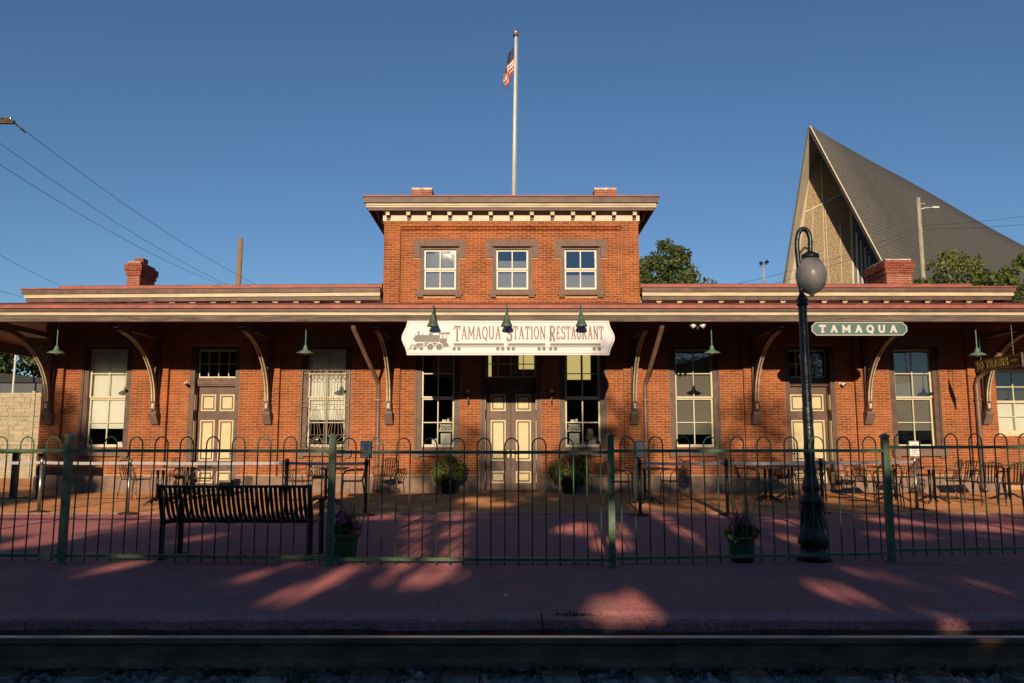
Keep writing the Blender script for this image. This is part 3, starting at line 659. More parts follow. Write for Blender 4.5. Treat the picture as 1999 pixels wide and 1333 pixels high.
# ---- cornices: layers (y front, z0, z1, material)
def cornice(x0, x1, zoff, layers, yback, name, endcut=True):
    for yf, z0, z1, m_, n_ in layers:
        MB().box(x0 - (-yf - 0.0), x1 + (-yf), yf, yback, z0 + zoff, z1 + zoff).build(n_, m_, st)
TC = [(-.50, 7.520, 7.555, 'roof_red', 'roof_edge'), (-.465, 7.37, 7.519, 'brown_paint', 'crown_moulding'), (-.415, 7.255, 7.369, 'cream', 'cornice_moulding'), (-.375, 7.17, 7.254, 'brown_paint', 'cornice_fascia')]
cb = [(TX0, TX1)]
for yf, z0, z1, m_, n_ in TC: MB().box(TX0 + yf, TX1 - yf, yf, 5.0 - yf, z0, z1).build(n_, m_, st) if z0 > 7.3 else None
def ring(x0, x1, y0, y1, t, z0, z1):
    q = MB(); q.box(x0, x1, y0, y0 + t, z0, z1); q.box(x0, x0 + t, y0 + t, y1, z0, z1); q.box(x1 - t, x1, y0 + t, y1, z0, z1); return q
ring(TX0 - .415, TX1 + .415, -.415, 5.4, .06, 7.255, 7.369).build('cornice_moulding', 'cream', st)
ring(TX0 - .375, TX1 + .375, -.375, 5.4, .05, 7.19, 7.254).build('cornice_fascia', 'brown_paint', st)
ring(TX0 - .44, TX1 + .44, -.44, 5.4, .02, 7.30, 7.325).build('cornice_moulding', 'cream', st)
MB().box(TX0 - .02, TX1 + .02, -.125, -.101, 6.975, 7.289).build('frieze', 'frieze_cream', st)
for sx, a in ((-1, TX0), (1, TX1)): MB().box(min(a, a + sx * .03), max(a, a + sx * .03), -.1, 5.2, 6.985, 7.289).build('frieze', 'frieze_cream', st)
MB().box(TX0 - .36, TX1 + .36, -.37, 5.36, 7.290, 7.31).build('cornice_soffit', 'brown_paint', st)
MB().prism([(TX0 - .45, 7.556), (TX1 + .45, 7.556), (TX1 - 1.5, 7.66), (TX0 + 1.5, 7.66)], .2, 4.8, 'y').build('roof', 'roof_red', st)
mod = MB().prism([(0, 7.0), (-.045, 7.0), (-.05, 7.05), (-.07, 7.055), (-.075, 7.085), (-.10, 7.10), (-.15, 7.105), (-.15, 7.288), (0, 7.288)], -.042, .042, 'x')
mcap = MB(); mcap.prism([(-.152, 7.085), (-.17, 7.085), (-.17, 7.17), (-.185, 7.20), (-.185, 7.287), (-.152, 7.287)], -.05, .05, 'x'); mcap.box(-.072, .072, -.19, -.15, 7.185, 7.2875)
mm, mc = mod.mesh('modillion'), mcap.mesh('end_cap'); mm.materials.append(MATS['brown_paint']); mc.materials.append(MATS['cream'])
for k in range(13):
    xx = -3.22 + k * (6.40 / 12); o = link('modillion', mm, None, st, (xx, -.128, 0)); link('end_cap', mc, None, o)
for sx, a in ((-1, TX0 - .03), (1, TX1 + .03)):
    for k in range(9):
        o = link('modillion', mm, None, st, (a, .25 + k * .54, 0)); o.rotation_euler = (0, 0, -sx * -math.pi / 2 if sx > 0 else -math.pi / 2); link('end_cap', mc, None, o)
def wing(x0, x1, outer, tilt):
    s = -1 if outer == 'l' else 1
    for yf, z0, z1, m_, n_ in ((-.50, 5.15, 5.18, 'roof_red', 'roof_edge'), (-.47, 5.035, 5.149, 'brown_paint', 'crown_moulding'), (-.43, 4.94, 5.034, 'cream', 'cornice_moulding'), (-.39, 4.84, 4.939, 'brown_paint', 'cornice_fascia')):
        a, b_ = (x0 + yf, x1) if s < 0 else (x0, x1 - yf); q = MB()
        if z0 > 5.0: q.box(a, b_, yf, 8.3, z0, z1)
        else: q.box(a, b_, yf, yf + .07, z0, z1); e = a if s < 0 else b_ - .07; q.box(e, e + .07, yf + .07, 8.2, z0, z1)
        oo = q.build(n_, m_, st)
        for v in oo.data.vertices: v.co.z -= tilt * abs(v.co.x - (x1 if s < 0 else x0)) / 9
    q = MB(); a, b_ = (x0 - .35, x1) if s < 0 else (x0, x1 + .35); q.box(a, b_, -.325, .0, 4.911, 4.928); q.build('cornice_soffit', 'brown_paint', st)
    q = MB(); q.box(x0, x1, -.125, -.101, 4.5, 4.91); q.build('frieze', 'frieze_cream', st)
    a, b_ = (x0 + .3, x1) if s < 0 else (x0, x1 - .45)
    q = MB(); q.box(a, b_, -.18, 8.1, 5.181, 5.295); q.prism([(-.18, 5.296), (.1, 5.36), (8.1, 5.7), (8.1, 5.296)], a, b_, 'x'); oo = q.build('roof', 'roof_red', st)
    for v in oo.data.vertices: v.co.z -= tilt * abs(v.co.x - (x1 if s < 0 else x0)) / 9
    n = int((x1 - x0) / .527)
    for k in range(n):
        xx = (x0 + .12 + k * .527) if s < 0 else (x1 - .12 - k * .527)
        o = link('modillion', mm, None, st, (xx, -.128, 4.910 - 7.289 - tilt * abs(xx - (x1 if s < 0 else x0)) / 9)); link('end_cap', mc, None, o)
wing(WL, TX0 - .01, 'l', .06); wing(TX1 + .01, WR, 'r', .0)
# ---- canopy
CX0, CX1, YF = -15.2, 15.6, -3.0
zt_w, zt_f = 4.81, 4.235
cnp = MB(); cnp.prism([(YF - .14, zt_f), (YF - .14, zt_f - .075), (YF + .02, zt_f - .075), (-.14, zt_w - .06), (-.14, zt_w), ], CX0, CX1, 'x')
cr = cnp.build('canopy_roof', 'roof_red', st)
for k in range(int((CX1 - CX0) / 2.4)):
    xx = CX0 + 1.1 + k * 2.4; MB().prism([(YF - .135, zt_f + .001), (-.16, zt_w + .0), (-.16, zt_w + .012), (YF - .135, zt_f + .013)], xx, xx + .02, 'x').build('roof_seam', 'roof_red', cr)
MB().box(CX0, CX1, YF - .10, YF - .02, zt_f - .145, zt_f - .076).build('canopy_crown', 'brown_paint', st)
MB().box(CX0, CX1, YF - .06, YF - .012, zt_f - .215, zt_f - .1455).build('canopy_moulding', 'cream', st)
bxs = [CX0, -8.2, -2.35, 2.75, 8.6, CX1]
for a, b_ in zip(bxs[:-1], bxs[1:]): MB().box(a + .002, b_ - .002, YF - .03, YF + .10, zt_f - .350, zt_f - .2155).build('canopy_beam', 'beam_wood', st)
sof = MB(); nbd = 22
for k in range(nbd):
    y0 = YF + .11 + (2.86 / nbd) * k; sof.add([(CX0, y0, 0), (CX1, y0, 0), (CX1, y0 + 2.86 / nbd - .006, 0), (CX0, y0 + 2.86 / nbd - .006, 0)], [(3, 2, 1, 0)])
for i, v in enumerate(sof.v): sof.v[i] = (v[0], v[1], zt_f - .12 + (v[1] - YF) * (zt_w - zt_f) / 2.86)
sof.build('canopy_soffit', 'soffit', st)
MB().box(CX0, CX1, -2.42, -2.28, 3.99, 4.19).build('purlin', 'dark_brown', st)
# canopy round the left end
MB().prism([(CX0, zt_f - .065), (CX0, zt_f - .01), (WL, zt_w - .02), (WL, zt_w - .08)], -.141, 8.0, 'y').build('canopy_roof', 'roof_red', st)
MB().box(CX0, CX0 + .1, YF + .11, 8.0, zt_f - .345, zt_f - .08).build('canopy_beam', 'beam_wood', st)
MB().prism([(CX1, zt_f - .065), (CX1, zt_f - .01), (WR, zt_w - .02), (WR, zt_w - .08)], -.141, 8.0, 'y').build('canopy_roof', 'roof_red', st)
# brackets
def bracket_parts():
    b = MB(); yw = -.10
    b.box(-.055, .055, yw - .12, yw, 2.12, 3.95); b.box(-.06, .06, -2.42, yw, 3.86, 3.985)
    b.box(-.07, .07, yw - .16, yw, 2.0, 2.13)
    C1 = arc(-2.3, 2.25, 2.10, 1.66, 0, 88, 18); C2 = arc(-2.3, 2.25, 1.99, 1.55, 0, 88, 18)
    b.prism(C1 + C2[::-1], -.05, .05, 'x'); b.box(-.06, .06, -.33, -.20, 2.06, 2.26)
    s = MB()
    for (p, q) in ((-.046, -.016), (.016, .046)):
        a = arc(-2.3, 2.25, 1.985, 1.545, 1, 84, 18); c = arc(-2.3, 2.25, 1.968, 1.528, 1, 84, 18); s.prism(a + c[::-1], p, q, 'x')
    s.box(-.03, .03, -.342, -.331, 2.10, 2.22)
    c = MB(); c.prism([(yw - .005, 2.0), (-.36, 2.0), (-.36, 1.95), (-.20, 1.70), (yw - .005, 1.70)], -.10, .10, 'x')
    return b, s, c
bb, bs, bc = [q.mesh(n_) for q, n_ in zip(bracket_parts(), ('bracket', 'brace_stripe', 'corbel'))]
bb.materials.append(MATS['brown_paint']); bs.materials.append(MATS['cream']); bc.materials.append(MATS['brownstone'])
def bracket(x, y=0, rz=0):
    o = link('bracket', bb, None, st, (x, y, 0)); o.rotation_euler = (0, 0, rz); link('brace_stripe', bs, None, o); link('corbel', bc, None, o); return o
for p in PIL: bracket(p)
for yy in (3.1, 5.9): bracket(WL, yy, -math.pi / 2)
MB().prism([(-.23, 2.5)] + arc(-2.3, 2.25, 2.0, 1.6, 6, 70, 12)[::1] + [(-.23, 3.85)], -.012, .012, 'x').build('spandrel_board', 'beam_wood', st, loc=(PIL[0], 0, 0))
# downspouts
for pts in ([at(688, 622, -2.8), at(690, 640, -2.75), at(736, 742, -.18), at(739, 752, -.12), Vector((at(739, 752, -.12).x, -.12, .15)), Vector((at(739, 752, -.12).x, -.22, .06))],
            [at(1294, 622, -2.8), at(1292, 640, -2.75), at(1262, 742, -.18), at(1259, 752, -.12), Vector((at(1259, 752, -.12).x, -.12, .15)), Vector((at(1259, 752, -.12).x, -.22, .06))],
            [at(1952, 690, -1.2), at(1925, 725, -.5), at(1909, 738, -.18), at(1906, 752, -.17), Vector((at(1906, 752, -.17).x, -.17, .15)), Vector((at(1906, 752, -.17).x, -.27, .06))]):
    d = MB().tube(pts, .055, 12).build('downspout', 'downspout', st, True)
    for z in (1.2, 2.3): q = pts[3]; MB().box(q.x - .075, q.x + .075, q.y - .062, q.y + .12, z, z + .03).build('strap', 'downspout', d)
# chimneys
def chimney(x0, x1, y0, y1, z0, z1, cap=True):
    c = MB().box(x0 + .008, x1 - .008, y0 + .008, y1 - .008, z0, z1).build('chimney', 'white_mortar', st)
    q = MB(); n = int((z1 - z0) / BH)
    for r_ in range(n):
        e = 0.0
        if cap: e = .035 if r_ in (n - 6, n - 5) else (.07 if r_ in (n - 4, n - 3, n - 2) else 0)
        za = z0 + r_ * BH; a0, a1, c0, c1 = x0 - e, x1 + e, y0 - e, y1 + e
        for axis, p, l0, l1 in (('x', c0, a0, a1), ('x', c1 - .09, a0, a1), ('y', a0, c0 + .09, c1 - .09), ('y', a1 - .09, c0 + .09, c1 - .09)):
            m_ = max(1, round((l1 - l0) / BL)); sh = 0.5 if r_ % 2 else 0
            ed = sorted(set([0, 1] + [(k + sh) / m_ for k in range(m_ + 1) if 0.05 < (k + sh) / m_ < .95]))
            for u, v in zip(ed[:-1], ed[1:]):
                s_, t_ = l0 + (l1 - l0) * u + .005, l0 + (l1 - l0) * v - .005; j = rnd.uniform(-.004, .004)
                if axis == 'x': q.box(s_, t_, p + j, p + .09 + j, za, za + BH - J)
                else: q.box(p + j, p + .09 + j, s_, t_, za, za + BH - J)
    stuff(q.build('brickwork', 'old_brick', c)); return c
p = at(243, 552, 2.2); q = at(275, 510, 2.2); c = chimney(p.x + .06, q.x, 2.2, 3.15, p.z - .35, q.z)
MB().box(q.x - .22, q.x + .02, 2.3, 2.6, q.z, q.z + .12).build('chimney_pot', 'old_brick', c)
p = at(1731, 552, 2.2); q = at(1779, 505, 2.2); chimney(p.x, q.x, 2.2, 3.4, p.z - .35, q.z)
for xa, xb in ((803, 844), (1160, 1204)):
    p = at(xa, 380, 3.2); q = at(xb, 366, 3.2); chimney(p.x, q.x, 3.2, 3.8, p.z - .6, q.z, False)

# ---- annex set back at the right end
ax = thing('brick_annex', 'low brick annex set back beyond the right end of the station', 'building', (WR, 1.0, 0))
ah = [(.55, 1.85, 1.42, 3.22)]
b = MB(); backing(b, .012, 5.5, 0, 4.3, ah, .008, .3); aw = b.build('wall', 'mortar', ax)
keep = bricks; bricks = []; lay(.012, 5.5, .1, 4.3, ah, 0, .02); b = MB()
for q in bricks: b.box(q[0], q[1], q[4], q[5], q[2], q[3])
bricks = keep; stuff(b.build('brickwork', 'brick', aw))
F = MB(); xa, xb, z0, z1 = .62, 1.78, 1.5, 3.15
F.box(.55, xa, .02, .25, 1.42, 3.22); F.box(xb, 1.85, .02, .25, 1.42, 3.22); F.box(xa, xb, .02, .25, z1, 3.22); F.box(xa, xb, .02, .25, 1.42, z0)
aW = F.build('window', 'sash_cream', ax); s = MB(); xm = 1.2; zm = 2.33
s.box(xa, xa + .05, .1, .14, z0, z1); s.box(xb - .05, xb, .1, .14, z0, z1); s.box(xa + .05, xb - .05, .1, .14, z0, z0 + .07); s.box(xa + .05, xb - .05, .1, .14, z1 - .05, z1); s.box(xa + .05, xb - .05, .1, .14, zm - .03, zm + .03)
for (p, q) in ((z0 + .07, zm - .03), (zm + .03, z1 - .05)):
    s.box(xm - .015, xm + .015, .102, .138, p, q); zz = (p + q) / 2; s.box(xa + .05, xm - .015, .103, .137, zz - .012, zz + .012); s.box(xm + .015, xb - .05, .103, .137, zz - .012, zz + .012)
s.build('sash', 'sash_cream', aW)
for (p, q) in ((xa + .05, xm - .015), (xm + .015, xb - .05)):
    for (u, v) in ((z0 + .07, 1.9), (1.92, zm - .03), (zm + .03, 2.72), (2.74, z1 - .05)): MB().add([(p, .12, u), (q, .12, u), (q, .12, v), (p, .12, v)], [(0, 1, 2, 3)]).build('pane', 'glass', aW)
MB().box(xa, xb, .2, .205, z0, 2.33).build('roller_blind', 'blind_white', aW); MB().box(xa, xb, .35, .36, 1.4, 3.2).build('dark_sheet', 'interior', aW)  # dark sheet stands in for the unlit room behind the glass
s = MB(); s.box(.40, 2.0, -.03, .004, 3.19, 3.45); s.box(.40, .549, -.03, .004, 2.86, 3.189); s.build('lintel', 'brownstone', aW)
MB().box(.012, 5.6, -.3, 4, 4.31, 4.5).build('roof', 'roof_red', ax)

# ================================================================== SIGNS ON THE CANOPY
# main board
sgx0, sgx1, sgz0, sgz1 = at(784, 660, YF - .06).x, at(1200, 660, YF - .06).x, at(1000, 693, YF - .06).z, at(1000, 626, YF - .06).z
scx = (sgx0 + sgx1) / 2; hw = (sgx1 - sgx0) / 2; sh = sgz1 - sgz0
sg = thing('sign_board', 'long white station restaurant sign with locomotive picture and scalloped ends', 'sign', (scx, YF - .06, sgz0))
def board(hw, h, ins):
    e = [(hw - .12, 0), (hw - .115, .06 * h), (hw - .085, .2 * h), (hw - .035, .33 * h), (hw - .004, .44 * h), (hw, .5 * h), (hw - .004, .56 * h), (hw - .035, .67 * h), (hw - .085, .8 * h), (hw - .115, .94 * h), (hw - .12, h)]
    pts = e + [(-x, z) for x, z in e[::-1]]
    k = ins / hw; return [(x * (1 - k), ins + z * (1 - 2 * ins / h)) for x, z in pts]
MB().prism(board(hw, sh, 0), 0, .035).build('board', 'sign_white', sg)
o1, i1 = board(hw, sh, .03), board(hw, sh, .038); n = len(o1); q = MB()
q.add([(x, -.002, z) for x, z in o1] + [(x, -.002, z) for x, z in i1], [(i, (i + 1) % n, (i + 1) % n + n, i + n) for i in range(n)]).build('border_line', 'letter_red', sg)
def SX(px): return at(px, 660, YF - .06).x - scx
def SZ(py): return at(1000, py, YF - .06).z - sgz0
lm = MB(); yy = -.004
def poly(pts, d=0): lm.prism([(SX(a), SZ(b_)) for a, b_ in pts], yy - d, -.0005)
kx = 770; ky = 590; ks = 230 / 1999.
def zp(a, b_): return (kx + a * ks, ky + b_ * ks)
poly([zp(335, 620), zp(345, 580), zp(360, 556), zp(765, 556), zp(765, 672), zp(360, 672), zp(343, 655)])          # boiler
poly([zp(318, 600), zp(334, 600), zp(334, 642), zp(318, 642)])
poly([zp(393, 490), zp(425, 490), zp(422, 555.5), zp(398, 555.5)]); poly([zp(468, 530), zp(486, 530), zp(486, 555.5), zp(468, 555.5)]); poly([zp(352, 535), zp(362, 535), zp(362, 555.5), zp(352, 555.5)]); poly([zp(585, 518), zp(650, 518), zp(650, 555.5), zp(585, 555.5)])
poly([zp(770, 612), zp(890, 612), zp(890, 690), zp(912, 700), zp(930, 755), zp(845, 760), zp(840, 780), zp(770, 740)])   # cab
poly([zp(766, 545), zp(772, 545), zp(772, 611), zp(766, 611)]); poly([zp(812, 545), zp(828, 545), zp(828, 611), zp(812, 611)]); poly([zp(884, 545), zp(896, 545), zp(896, 611), zp(884, 611)]); poly([zp(745, 515), zp(945, 508), zp(938, 543), zp(760, 544)])
poly([zp(510, 680), zp(765, 684), zp(765, 720), zp(700, 755), zp(510, 755)]); poly([zp(385, 692), zp(495, 692), zp(495, 780), zp(395, 780), zp(360, 740), zp(280, 735), zp(285, 720), zp(370, 715)])
poly([zp(225, 798), zp(262, 775), zp(280, 736), zp(300, 736), zp(285, 800)])
for cx_, cy_, r_ in ((350, 780, 34), (458, 780, 34), (610, 755, 56), (762, 755, 56)):
    for rr, d in ((r_ + 9, .0012), (r_, .002)):
        pass
    x0_, z0_ = SX(zp(cx_, cy_)[0]), SZ(zp(cx_, cy_)[1]); lm.disc(x0_, z0_, r_ * ks * (SX(801) - SX(800)), -.008, -.0005, 22)
for x0_, x1_ in ((1005, 1860), (1925, 1999 + 560), (1999 + 640, 1999 + 1495)):
    poly([zp(x0_, 695), zp(x1_, 695), zp(x1_, 735), zp(x0_, 735)]); poly([zp(x0_, 748), zp(x1_ + 5, 748), zp(x1_ + 5, 762), zp(x0_, 762)], .0004)
    for cc in (x0_ + 10, x0_ + 92, x1_ - 105, x1_ - 22): lm.disc(SX(zp(cc, 790)[0]), SZ(zp(cc, 790)[1]), 31 * ks * (SX(801) - SX(800)), -.006, -.0005, 16)
for x0_ in (935, 1880, 2585, 3510): poly([zp(x0_, 752), zp(x0_ + 38, 752), zp(x0_ + 38, 764), zp(x0_, 764)], .0008)
lm.build('train_picture', 'sign_grey', sg)
rings = MB()
for cx_, cy_, r_ in ((350, 780, 34), (458, 780, 34), (610, 755, 56), (762, 755, 56)):
    x0_, z0_, rr = SX(zp(cx_, cy_)[0]), SZ(zp(cx_, cy_)[1]), r_ * ks * (SX(801) - SX(800)); n = 24
    pts = [(x0_ + s_ * math.cos(2 * math.pi * i / n), -.0072, z0_ + s_ * math.sin(2 * math.pi * i / n)) for s_ in (rr * 1.22, rr * 1.0) for i in range(n)]
    rings.add(pts, [(i, (i + 1) % n, (i + 1) % n + n, i + n) for i in range(n)])
rings.build('wheel_rim', 'sign_white', sg)
zb = SZ(590 + 630 * ks); hs = SZ(590 + 405 * ks) - zb
for word, xa_, xb_ in (('TAMAQUA', 1012, 1820), ('STATION', 1905, 1999 + 580), ('RESTAURANT', 1999 + 635, 1999 + 1560)):
    L = MB(); xa_, xb_ = SX(770 + xa_ * ks), SX(770 + xb_ * ks)
    lettering(L, word, xa_, zb, hs * 1.18, .031, .52, .07, -.001, .003, total=xb_ - xa_, small=hs)
    L.build('lettering', 'letter_red', sg)
# gooseneck lamps over the board
def goose(px, label):
    x = at(px, 640, YF - .33).x; zr = at(px, 637, YF - .33).z
    t = thing('gooseneck_lamp', label, 'lamp', (x, YF - .33, zr), 0, 'green gooseneck lamps over the sign')
    MB().lathe([(.128, 0), (.130, .008), (.105, .06), (.072, .13), (.052, .20), (.045, .25), (.03, .27), (.022, .33), (.018, .37)], n=22, cap=False).build('shade', 'shade_green', t, True)
    MB().lathe([(.10, .012), (.055, .02), (.03, .1)], n=16).build('bulb', 'white_plastic', t, True)
    MB().tube([(0, 0, .36), (0, .02, .43), (0, .10, .47), (0, .18, .44), (0, .235, .36)], .013, 8).build('arm', 'shade_green', t, True)
    MB().box(-.03, .03, .225, .262, .30, .40).build('mount', 'black_metal', t)
goose(845, 'green gooseneck lamp above the locomotive on the white sign'); goose(989, 'middle green gooseneck lamp above the white sign'); goose(1135, 'green gooseneck lamp nearest the right end of the white sign')
# town name board
x0_, x1_ = at(1584, 640, YF).x, at(1771, 640, YF).x; z0_, z1_ = at(1677, 655, YF).z, at(1677, 628, YF).z; cx_ = (x0_ + x1_) / 2; hw2 = (x1_ - x0_) / 2; h2 = z1_ - z0_
nb_ = thing('name_board', 'green board with white slab letters and clipped corners hanging from the canopy', 'sign', (cx_, YF, z0_))
def clip(hw, h, c, i): return [(-hw + c, i), (hw - c, i), (hw - i, c), (hw - i, h - c), (hw - c, h - i), (-hw + c, h - i), (-hw + i, h - c), (-hw + i, c)]
MB().prism(clip(hw2, h2, .10, 0), 0, .03).build('board', 'board_green', nb_)
a, c = clip(hw2, h2, .10, .006), clip(hw2, h2, .105, .020); n = 8
MB().add([(x, -.002, z) for x, z in a] + [(x, -.002, z) for x, z in c], [(i, (i + 1) % n, (i + 1) % n + n, i + n) for i in range(n)]).build('border', 'board_white', nb_)
L = MB(); lettering(L, 'TAMAQUA', -hw2 + .17, h2 * .24, h2 * .50, .044, 1.12, .62, -.001, .003, total=2 * hw2 - .30); L.build('lettering', 'board_white', nb_)
for s_ in (-.6, .6): MB().tube([(s_, .015, h2), (s_, .015, h2 + .05)], .006, 6).build('hanger', 'black_metal', nb_)
# trains board at right angles to the wall
pa = at(1902, 716, -1.35); pb_x = pa.x; za, zc = at(1902, 728, -1.35).z, at(1902, 704, -1.35).z; Lt = 1.72
tb = thing('direction_board', 'brown hanging board with gold letters pointing to the trains', 'sign', (pb_x, -1.35, za), -math.pi / 2)
hh = zc - za
MB().box(0, Lt, 0, .03, 0, hh).build('board', 'trains_board', tb)
MB().box(Lt + .001, Lt + .03, -.005, .035, -.01, hh + .01).build('end_trim', 'beam_wood', tb)
f_ = MB(); [f_.box(*q) for q in ((.03, Lt - .03, -.002, -.0005, .025, .035), (.03, Lt - .03, -.002, -.0005, hh - .035, hh - .025))]; f_.build('border', 'gold', tb)
L = MB(); lettering(L, 'TO', .07, hh * .24, hh * .54, .042, .95, .16, -.0005, .003, total=.30); L.build('lettering', 'gold', tb)
L = MB(); lettering(L, 'TRAINS', .45, hh * .24, hh * .54, .042, .95, .16, -.0005, .003, total=.84); L.build('lettering', 'gold', tb)
q = MB(); q.prism([(1.36, hh * .44), (1.50, hh * .44), (1.50, hh * .36), (1.62, hh * .52), (1.50, hh * .68), (1.50, hh * .60), (1.36, hh * .60)], -.004, -.0005); q.build('pointing_hand', 'gold', tb)
for s_ in (.25, 1.45):
    ch = MB(); z = hh; k = 0
    while z < 4.25 - za: ch.obox((s_, .015, z), (s_, .015, z + .045), .018 if k % 2 else .006, .006 if k % 2 else .018); z += .038; k += 1
    ch.build('chain', 'steel_tube', tb)
# pendant lamps
pend = None
for px, py, label in ((110, 690, 'green enamel pendant lamp at the far left under the canopy'), (596, 690, 'green enamel pendant lamp in front of the barred window'), (1390, 690, 'green enamel pendant lamp right of the twin floodlight'), (1908, 694, 'green enamel pendant lamp above the trains board')):
    c = at(px, py, -2.55)
    if pend is None:
        pend = thing('pendant_lamp', label, 'lamp', c, 0, 'pendant lamps under the canopy')
        MB().lathe([(.185, 0), (.188, .006), (.175, .02), (.12, .052), (.07, .075), (.05, .10), (.042, .15), (.022, .18), (.014, .2)], n=24, cap=False).build('shade', 'lamp_green', pend, True)
        MB().lathe([(.17, .004), (.10, .045), (.05, .06)], n=20).build('reflector', 'straw', pend, True)
        MB().tube([(0, 0, .19), (0, 0, 4.22 - c.z)], .012, 8).build('stem', 'lamp_green', pend)
        MB().lathe([(.045, 0), (.045, -.06), (.02, -.09)], (0, 0, .06), 12).build('bulb', 'white_plastic', pend, True)
    else: dup(pend, c, 0, label)
# twin floodlight
c = at(1361, 636, -2.75); t = thing('twin_floodlight', 'white twin security floodlight under the canopy edge', 'floodlight', c)
MB().lathe([(.05, .06), (.05, .30), (.03, .31)], n=14).build('base', 'white_plastic', t, True)
for s_ in (-1, 1):
    q = MB(); q.tube([(s_ * .02, 0, .05), (s_ * .06, -.03, .03), (s_ * .14, -.10, -.02)], [.018, .045, .062], 14); q.build('lamp_head', 'white_plastic', t, True)
MB().lathe([(.025, -.1), (.035, -.07), (.03, .05)], (0, -.02, 0), 12).build('sensor', 'black_metal', t, True)
# small cameras on the wall
for px, py, lab in ((361, 747, 'small white security camera on the wall left of the single door'), (1643, 748, 'small white security camera on the wall right of the lamp post')):
    c = at(px, py, -.10); t = thing('security_camera', lab, 'camera', (c.x, -.0, c.z), 0, 'wall cameras')
    MB().box(-.03, .03, -.03, -.003, -.03, .03).build('mount', 'white_plastic', t); MB().tube([(0, -.03, 0), (.02, -.10, -.02), (.05, -.17, -.04)], [.02, .04, .042], 12).build('body', 'white_plastic', t, True); MB().tube([(.05, -.171, -.04), (.055, -.18, -.043)], .03, 12).build('lens', 'black_metal', t)
# sconces
sc0 = None
for px, lab in ((914, 'torch shaped wall sconce left of the double door'), (1077, 'torch shaped wall sconce right of the double door')):
    c = at(px, 768, -.12)
    if sc0: dup(sc0, (c.x, 0, c.z), 0, lab); continue
    sc0 = thing('wall_sconce', lab, 'sconce', (c.x, 0, c.z), 0, 'sconces beside the double door')
    MB().box(-.04, .04, -.03, -.003, -.22, -.02).build('back_plate', 'bronze_metal', sc0)
    MB().lathe([(.008, -.28), (.02, -.2), (.03, -.12), (.025, -.08), (.05, -.02), (.055, .0), (.03, .01)], (0, -.13, 0), 14).build('torch_cup', 'bronze_metal', sc0, True)
    MB().lathe([(.03, .01), (.05, .05), (.045, .09), (.01, .13)], (0, -.13, 0), 14).build('globe', 'copper_glow', sc0, True)
    MB().tube([(0, -.03, -.12), (0, -.13, -.14)], .012, 8).build('arm', 'bronze_metal', sc0)
    for s_ in (-1, 1): MB().tube([(0, -.13, -.06), (s_ * .07, -.13, -.02), (s_ * .10, -.13, .05), (s_ * .12, -.13, .10)], [.012, .012, .009, .005], 8).build('horn', 'bronze_metal', sc0, True)
# notices inside the two windows beside the double door
def notice(xc, wi, side, label):
    t = thing('window_notice', label, 'notice', (xc, .228, WZ0 + .06), 0, 'notices in the windows')
    L = MB(); z = .47
    for wd in ('TAMAQUA', 'STATION', 'RESTAURANT'):
        lettering(L, wd, -.15 if wd != 'RESTAURANT' else -.175, z, .05, .012, .6, .1, 0, .001, total=.30 if wd != 'RESTAURANT' else .35); z -= .068
    q = MB(); q.box(-.11, .11, -.002, 0, .56, .60); q.box(-.09, .0, -.002, 0, .602, .64); q.box(.03, .08, -.002, 0, .602, .66); L.v += []; 
    L.build('lettering', 'paper', t); q.build('train_picture', 'paper', t)
    MB().box(-.125, .125, -.003, 0, .03, .29).build('sheet', 'paper', t)
    q = MB(); [q.box(-.10 + .02 * (k % 2), .10 - .03 * (k % 3), -.0045, -.003, .06 + .028 * k, .066 + .028 * k) for k in range(7)]; q.build('text_line', 'sign_line', t)
    MB().box(-.12, .12, -.002, 0, -.02, .005).build('card', 'paper', t)
notice(-1.90 + .20, 2, 1, 'white lettering and paper notice inside the window left of the double door'); notice(1.81 - .21, 3, -1, 'white lettering and paper notice inside the window right of the double door')
tag(MB().box(-2.05, -1.93, .232, .236, 1.20, 1.34).build('window_card', 'paper'), 'small pale card propped in the window left of the double door', 'card')
tag(MB().box(1.95, 2.16, .232, .236, 1.20, 1.38).build('window_card', 'belt_grey'), 'small blue grey card propped in the window right of the double door', 'card')
t = thing('table_lamp', 'small lamp with pale shade standing inside the window right of the double door', 'lamp', (2.02, .42, 1.12))
MB().lathe([(.06, 0), (.02, .03), (.02, .2)], n=14).build('base', 'bronze_metal', t, True); MB().lathe([(.13, .2), (.07, .48)], n=18, cap=False).build('shade', 'straw', t, True)

# ================================================================== FLAG
fb = at(1002, 374, 2.0); ft = at(1007, 70, 2.0)
fp = thing('flagpole', 'tall white flagpole with gold ball on the tower roof', 'flagpole', (fb.x, 2.0, 7.6)); H = ft.z - 7.6; dx = ft.x - fb.x
MB().tube([(0, 0, 0), (dx * .5, 0, H * .5), (dx, 0, H)], [.062, .052, .038], 14).build('pole', 'pole_white', fp, True)
MB().lathe([(.01, -.075), (.05, -.055), (.075, 0), (.05, .055), (.01, .075)], (dx, 0, H + .11), 16).build('ball', 'gold_ball', fp, True)
MB().lathe([(.05, 0), (.09, .01), (.09, .03), (.03, .05)], (dx, 0, H - .02), 14).build('truck', 'bronze_metal', fp)
MB().box(-.10, .10, -.10, .10, H * .115, H * .125).build('cleat', 'bronze_metal', fp)
MB().tube([(.07, -.07, .5), (dx + .06, -.06, H - .02)], .006, 5).build('halyard', 'belt_grey', fp)
flg = thing('flag', 'limp striped flag with dark blue corner hanging on the flagpole', 'flag', (fb.x + dx * .85, 2.0, at(1000, 184, 2.0).z))
zt = at(1000, 88, 2.0).z - flg.location.z; b = MB(); nu, nv = 26, 22
